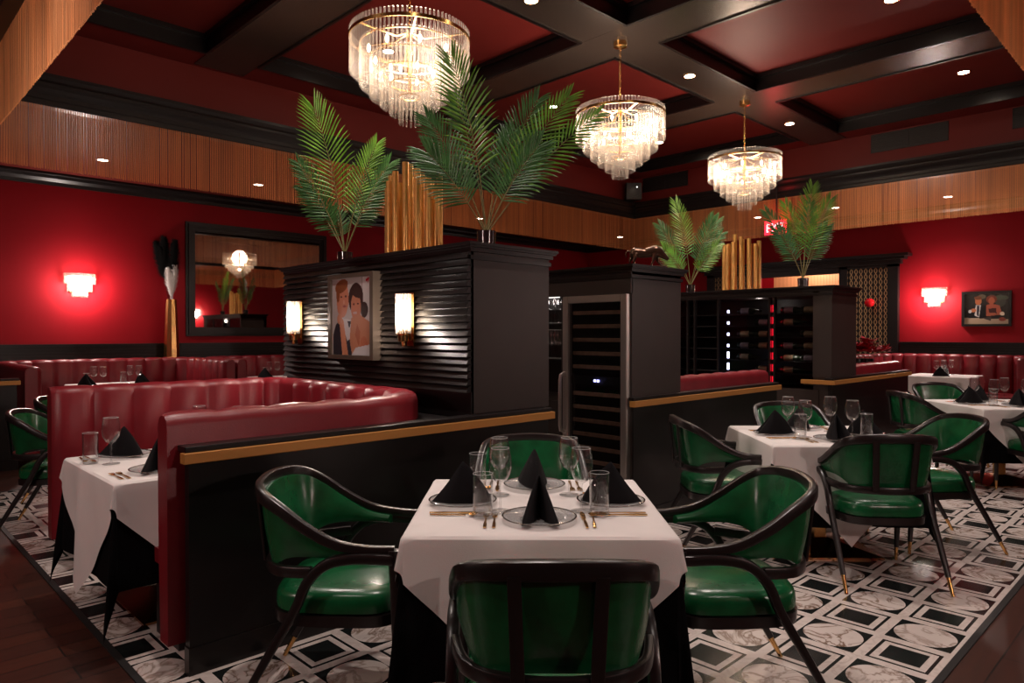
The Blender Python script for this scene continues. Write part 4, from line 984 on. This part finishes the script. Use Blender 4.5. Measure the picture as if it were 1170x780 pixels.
# ------------------------------------------------------------------ palms
def frond(length, lean, az, twist, nleaf=23, leafl=.15, dark=False, start=.36, droop=.10):
    lean *= .80; length *= 1.06
    """rachis rises from the pot, leans towards az; leaflets paired in a blade"""
    P = []
    for i in range(25):
        q = i / 24; r_ = length * (lean * q + droop * q * q); z = length * (q * math.sqrt(max(.05, 1 - lean ** 2)) - droop * .8 * q ** 3)
        P.append(Vector((r_ * math.cos(az), r_ * math.sin(az), z)))
    bm = nb(); sweep(bm, P, circ(.0045, 5), up=(math.sin(az), -math.cos(az), .01), scales=[1.2 - .95 * i / 24 for i in range(25)])
    lb = nb()
    for i in range(nleaf):
        q = start + (1 - start) * i / (nleaf - 1); x = q * 24; j = min(23, int(x)); p = P[j].lerp(P[j + 1], x - j); t_ = (P[j + 1] - P[j]).normalized()
        side = t_.cross(Vector((math.cos(twist), math.sin(twist), 0))); side.normalize(); u = side.cross(t_)
        q2 = (q - start) / (1 - start); ll = 1.18 * leafl * (.55 + .80 * math.sin(PI * min(1, q2 * .72 + .16)))
        for s in (-1, 1):
            d = (side * s * (.95 - .55 * q2) + t_ * (.50 + .55 * q2) + u * random.uniform(-.10, .22)).normalized(); wv = d.cross(u).normalized() * .0068
            a0 = p; m1 = p + d * ll * .35 + u * .004; m2 = p + d * ll * .75 - Vector((0, 0, ll * .04)); tip = p + d * ll - Vector((0, 0, ll * .11))
            v = [lb.verts.new(c_) for c_ in (a0 + wv * .3, m1 + wv * 1.1, m2 + wv * .75, tip, m2 - wv * .75, m1 - wv * 1.1, a0 - wv * .3)]; c1_ = lb.verts.new(m1 - u * .004); c2_ = lb.verts.new(m2 - u * .003); c0 = lb.verts.new(a0 - u * .001)
            for f_ in ((v[0], v[1], c1_, c0), (c0, c1_, v[5], v[6]), (v[1], v[2], c2_, c1_), (c1_, c2_, v[4], v[5]), (v[2], v[3], c2_), (c2_, v[3], v[4])): lb.faces.new(f_)
    return bm, lb
def palm(loc, rz, label, specs, h=1.0, group='potted palms on the cabinets'):
    t = thing('potted_palm', label, 'plant', loc, rz, group)
    bm = nb(); lathe(bm, [(.050, 0), (.056, .004), (.062, .12), (.057, .12), (.053, .10), (.0001, .10)], 24); obj('pot', bm, potm, t, True)
    bm = nb(); lathe(bm, [(.054, .101), (.03, .106), (.0001, .108)], 16, cap0=False); obj('soil', bm, soil, t, True)
    for (L_, lean, az, tw, ll, dk) in specs:
        st, lb = frond(L_ * h, lean, R(az), R(tw), leafl=ll, dark=dk)
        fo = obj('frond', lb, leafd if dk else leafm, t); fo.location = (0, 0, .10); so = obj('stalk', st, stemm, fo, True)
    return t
camd = ANG  # blades turned towards the room so that their flat side shows
# azimuths: ANG+90 = screen left, ANG-90 = screen right
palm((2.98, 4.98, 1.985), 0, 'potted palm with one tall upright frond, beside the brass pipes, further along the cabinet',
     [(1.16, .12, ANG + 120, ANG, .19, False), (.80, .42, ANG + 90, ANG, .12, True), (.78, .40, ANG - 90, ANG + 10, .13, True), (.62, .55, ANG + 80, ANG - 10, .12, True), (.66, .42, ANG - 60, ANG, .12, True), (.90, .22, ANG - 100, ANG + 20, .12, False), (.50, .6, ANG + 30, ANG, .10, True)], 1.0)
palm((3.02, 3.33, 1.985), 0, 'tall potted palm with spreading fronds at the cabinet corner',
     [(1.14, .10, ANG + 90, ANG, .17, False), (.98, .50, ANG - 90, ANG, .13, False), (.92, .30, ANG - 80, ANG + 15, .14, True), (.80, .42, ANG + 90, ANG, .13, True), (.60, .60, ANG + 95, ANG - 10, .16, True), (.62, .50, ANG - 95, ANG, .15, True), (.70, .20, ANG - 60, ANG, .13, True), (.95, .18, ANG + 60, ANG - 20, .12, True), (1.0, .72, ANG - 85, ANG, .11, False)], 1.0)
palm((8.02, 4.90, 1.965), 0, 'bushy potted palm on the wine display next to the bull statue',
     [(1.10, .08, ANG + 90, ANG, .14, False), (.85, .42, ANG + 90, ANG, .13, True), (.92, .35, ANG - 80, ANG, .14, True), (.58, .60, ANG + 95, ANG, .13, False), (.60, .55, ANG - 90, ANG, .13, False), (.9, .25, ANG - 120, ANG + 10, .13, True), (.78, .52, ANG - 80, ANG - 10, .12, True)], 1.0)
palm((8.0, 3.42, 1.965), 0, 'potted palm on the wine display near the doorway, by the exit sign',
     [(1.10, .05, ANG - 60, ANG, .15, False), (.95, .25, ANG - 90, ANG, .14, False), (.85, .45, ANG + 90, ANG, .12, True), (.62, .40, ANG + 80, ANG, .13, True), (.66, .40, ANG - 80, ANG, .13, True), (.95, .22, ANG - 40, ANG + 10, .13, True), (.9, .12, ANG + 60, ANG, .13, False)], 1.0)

# ------------------------------------------------------------------ brass pipe sculptures
def pipes(x, y, z, label, hs, rx, ry, rz, r_=.024):
    t = thing('pipe_sculpture', label, 'sculpture', (x, y, z), rz, 'brass pipe sculptures'); n = len(hs)
    for i, h in enumerate(hs):
        a = 2 * PI * i / n; bm = nb(); px, py = rx * math.cos(a), ry * math.sin(a)
        lathe(bm, [(r_, .012), (r_, h), (r_ * .86, h), (r_ * .86, h - .05), (.0001, h - .05)], 18, px, py); obj('brass_pipe', bm, goldpipe, t, True)
    bm = nb(); lathe(bm, [(rx * 1.02, 0), (rx * 1.02, .012)], 32)
    for v in bm.verts: v.co.y *= (ry + .02) / rx
    obj('base', bm, gold, t, True); return t
pipes(3.0, 4.08, 1.985, 'cluster of upright brass pipes between two palms on the slatted cabinet', [.60, .52, .58, .64, .70, .56, .60, .50, .54, .60, .66, .62, .56, .50], .185, .12, R(ANG - 90), .0225)
pipes(8.05, 4.20, 1.965, 'cluster of upright brass pipes on top of the wine display', [.62, .56, .60, .66, .72, .60, .58, .54, .56, .60, .66, .64, .58, .62], .215, .12, R(ANG - 90), .0255)
t = thing('rod_stand', 'three slim brass rods rising behind the slatted cabinet', 'sculpture', (4.55, 5.0, 1.965)) 
bm = nb(); lathe(bm, [(.08, 0), (.08, .01)], 20); obj('base', bm, gold, t)
for k in (-1, 0, 1): bm = nb(); lathe(bm, [(.009, .01), (.009, .42)], 8, .045 * k * R2.x, .045 * k * R2.y); obj('brass_rod', bm, goldpipe, t, True)

# ------------------------------------------------------------------ bull statue
def skin(name, verts, edges, radii, m, parent, sub=2):
    me = bpy.data.meshes.new(name); me.from_pydata(verts, edges, []); o = bpy.data.objects.new(name, me); C.objects.link(o); o.parent = parent
    md = o.modifiers.new('skin', 'SKIN'); md.use_smooth_shade = True
    for i, r_ in enumerate(radii): me.skin_vertices[0].data[i].radius = r_ if isinstance(r_, tuple) else (r_, r_)
    me.skin_vertices[0].data[0].use_root = True
    s = o.modifiers.new('sub', 'SUBSURF'); s.levels = sub; s.render_levels = sub; me.materials.append(m)
    return o
b = thing('bull_statue', 'small dark bronze charging bull statue on the wine cooler cabinet', 'statue', (4.545, 3.15, 1.969), R(ANG - 90))
bm = nb()
BP = spline([(-.120, 0, .098), (-.105, 0, .094), (-.065, 0, .092), (-.02, 0, .090), (.03, 0, .100), (.065, 0, .100), (.095, 0, .080), (.118, 0, .062), (.138, 0, .048)], 3)
SC = [.35, .6, .8, .92, 1, 1, .98, .95, .93, .92, .95, 1.0, 1.1, 1.18, 1.2, 1.12, 1.0, .88, .74, .66, .6, .52, .46, .40, .30]
sweep(bm, BP, circ(.030, 14, .034), scales=SC[:len(BP)])
for (x0, x1, x2, y) in ((-.10, -.120, -.108, .020), (-.085, -.098, -.088, -.020), (.055, .072, .095, .020), (.040, .030, .018, -.020)):
    sweep(bm, [(x0, y * .8, .085), (x0 * .5 + x1 * .5, y, .058), (x1, y, .034), (x2, y, .010), (x2 + .006, y, 0)], circ(.011, 8), up=(0, 1, 0), scales=[1.7, 1.3, .75, .55, .7])
sweep(bm, spline([(-.122, 0, .100), (-.140, 0, .104), (-.150, 0, .085), (-.148, 0, .060)], 4), circ(.0045, 6), up=(0, 1, 0))
for v in bm.verts: v.co *= 1.15
bo = obj('bull_body', bm, bronze, b, 'full'); md = bo.modifiers.new('remesh', 'REMESH'); md.mode = 'VOXEL'; md.voxel_size = .0032; md.use_smooth_shade = True
obj('base', bbox(-.14, .14, -.035, .035, -.004, .004), bronze, b)
for s in (-1, 1):
    bm = nb(); sweep(bm, spline([(.112, s * .012, .100), (.118, s * .040, .110), (.130, s * .048, .138)], 3), circ(.004, 6), scales=[1 - .8 * i / 6 for i in range(7)]); obj('horn', bm, bronze, b, True)

# ------------------------------------------------------------------ vase with plumes
vz = thing('floor_vase', 'tall gold vase holding white and black pampas plumes beside the mirror', 'vase', (3.82, 11.50, 0))
bm = nb(); lathe(bm, [(.11, 0), (.125, .02), (.125, .8), (.115, 1.2), (.085, 1.8), (.075, 1.98), (.068, 1.98), (.075, 1.8), (.0001, 1.75)], 10); obj('vase_body', bm, gold, vz, False)
def plume(par, az, lean, L_, m, z0=1.95, n=420, rad=.09, q0=.18):
    bm = nb(); rnd = random.Random(az + L_)
    sweep(bm, [(0, 0, z0 - .2), (lean * .4 * math.cos(az), lean * .4 * math.sin(az), z0 + L_ * .3), (lean * math.cos(az), lean * math.sin(az), z0 + L_)], circ(.003, 4))
    for i in range(n):
        q = q0 + (1 - q0) * rnd.random(); c = Vector((lean * q * math.cos(az), lean * q * math.sin(az), z0 + L_ * q)); a = rnd.uniform(0, 6.28); rr = rad * math.sin(PI * min(.93, .12 + .85 * (q - .15))) * rnd.uniform(.4, 1)
        tip = c + Vector((rr * math.cos(a), rr * math.sin(a), rnd.uniform(.02, .08))); s = Vector((-math.sin(a), math.cos(a), 0)) * .008
        bm.faces.new([bm.verts.new(x) for x in (c - s * .5, c + s * .5, tip + s * .4, tip - s * .4)])
    obj('plume', bm, m, par)
for az, le, L_ in ((R(ANG - 120), .10, .50), (R(ANG + 180), .10, .46), (R(ANG - 150), .06, .42)): plume(vz, az, le, L_, plume_w, n=900, rad=.085)
for az, le, L_ in ((R(ANG + 90), .24, .88), (R(ANG + 90), .12, .96), (R(ANG - 90), .06, .90), (R(ANG + 100), .16, .80)): plume(vz, az, le, L_, plume_b, n=2600, rad=.12, q0=.42)

# ------------------------------------------------------------------ small things
o = thing('flower_pot', 'potted dark red poinsettia before the lattice panel', 'plant', (11.05, 3.80, .86))
bm = nb(); lathe(bm, [(.10, 0), (.13, .22), (.11, .22), (.0001, .20)], 20); obj('pot', bm, potm, o, True)
bm = nb(); gm = nb()
for k in range(46):
    a = random.uniform(0, 6.28); r_ = random.uniform(.02, .30); z = .30 + random.uniform(0, .22) * (1 - r_ / .45); c = Vector((r_ * math.cos(a), r_ * math.sin(a), z))
    for j in range(7):
        q = 2 * PI * j / 7 + a; d = Vector((math.cos(q), math.sin(q), random.uniform(.1, .7))) * .105; s = Vector((-math.sin(q), math.cos(q), 0)) * .034
        bm.faces.new([bm.verts.new(x) for x in (c, c + d * .5 + s, c + d, c + d * .5 - s)])
    for j in range(4):
        q = random.uniform(0, 6.28); c2 = c - Vector((0, 0, .07)); d = Vector((math.cos(q), math.sin(q), .1)) * .10; s = Vector((-math.sin(q), math.cos(q), 0)) * .028
        gm.faces.new([gm.verts.new(x) for x in (c2, c2 + d * .5 + s, c2 + d, c2 + d * .5 - s)])
obj('bracts', bm, petal, o); obj('leaf_cluster', gm, leafd, o)
o = thing('plant_stand', 'black square stand under the poinsettia', 'stand', (11.05, 3.80, 0)); obj('stand_body', bbox(-.15, .15, -.15, .15, 0, .84, .004), black, o); obj('stand_top', bbox(-.17, .17, -.17, .17, .84, .86, .004), black, o)
bm = nb(); bmesh.ops.create_uvsphere(bm, u_segments=24, v_segments=16, radius=.085); ob = obj('glass_ball', bm, redball, None, True); ob.location = (WX - .20, 4.73, 2.03); tag(ob, 'shiny red glass ball hanging before the lattice panel', 'ornament')
ex = thing('exit_sign', 'red illuminated EXIT sign hanging below the soffit', 'sign', (10.70, 5.00, 3.0), 0)
exrz = R(ANG - 90); ex.rotation_euler = (0, 0, R(-90))
obj('housing', bbox(-.19, .19, -.03, .03, 0, .24, .006), simple('sign_housing', (.3, .02, .02), .4), ex)
obj('lit_face', bbox(-.18, .18, -.034, -.03, .01, .23), exitm, ex)
bm = nb(); box(bm, -.008, .008, -.008, .008, .24, .775); obj('hanger', bm, blackm, ex)
bm = nb(); hh = .065
def stroke(x0, z0, x1, z1, w_=.018):
    d = Vector((x1 - x0, 0, z1 - z0)).normalized(); n_ = Vector((d.z, 0, -d.x)) * w_ / 2; q = [Vector((x0, 0, z0)) + n_, Vector((x1, 0, z1)) + n_, Vector((x1, 0, z1)) - n_, Vector((x0, 0, z0)) - n_]
    a = [bm.verts.new((p.x, -.037, p.z + .12)) for p in q]; b = [bm.verts.new((p.x, -.034, p.z + .12)) for p in q]
    bm.faces.new(a); bm.faces.new(list(reversed(b)))
    for i in range(4): bm.faces.new((a[i], b[i], b[(i + 1) % 4], a[(i + 1) % 4]))
for l in ((-.135, -hh, -.135, hh), (-.135, hh - .009, -.078, hh - .009), (-.135, 0, -.085, 0), (-.135, -hh + .009, -.078, -hh + .009), (-.055, -hh, .015, hh), (-.055, hh, .015, -hh), (.045, -hh, .045, hh), (.105, -hh, .105, hh), (.072, hh - .009, .138, hh - .009)): stroke(*l)
obj('exit_letters', bm, exitl, ex)
light('POINT', 'exit_glow', (10.55, 5.00, 3.34), 1.2, (1, .02, .02), .08)
# air vents and a speaker on the tray wall
for y0, y1, lab in ((2.66, 3.64, 'black air vent on the red tray wall above the small photo side'), (6.65, 7.6, 'black air vent near the far tray corner'), (.95, 1.95, 'black air vent at the frame edge on the tray wall')):
    t = thing('air_vent', lab, 'vent', (TX1, (y0 + y1) / 2, 4.18), 0, 'tray wall vents'); hw_ = (y1 - y0) / 2
    bm = nb(); box(bm, -.012, 0, -hw_, hw_, -.13, -.115); box(bm, -.012, 0, -hw_, hw_, .115, .13); box(bm, -.012, 0, -hw_, -hw_ + .015, -.13, .13); box(bm, -.012, 0, hw_ - .015, hw_, -.13, .13); box(bm, -.012, 0, -.008, .008, -.11, .11); obj('vent_frame', bm, blackm, t)
    bm = nb()
    for k in range(9): z = -.088 + k * .022; box(bm, -.008, -.001, -hw_ + .01, hw_ - .01, z - .005, z + .006)
    box(bm, -.001, 0, -hw_, hw_, -.13, .13); obj('grille', bm, blackm, t)
t = thing('loudspeaker', 'small black loudspeaker box in the far tray corner', 'loudspeaker', (TX1 - .30, TY1 - .2, 3.875), R(-45)); obj('speaker_box', bbox(-.14, .14, -.10, .10, 0, .30, .01), blackm, t); bm = nb(); lathe(bm, [(.09, 0), (.09, .006), (.0001, .01)], 24); bmesh.ops.rotate(bm, verts=bm.verts[:], matrix=Matrix.Rotation(R(90), 3, 'X')); bmesh.ops.translate(bm, verts=bm.verts[:], vec=(0, -.10, .13)); obj('speaker_grille', bm, black, t, True)
bm = nb(); bmesh.ops.create_uvsphere(bm, u_segments=8, v_segments=6, radius=.008); q = obj('status_light', bm, emitm('status_led', (1, 1, 1), 5), t); q.location = (.05, -.105, .22)
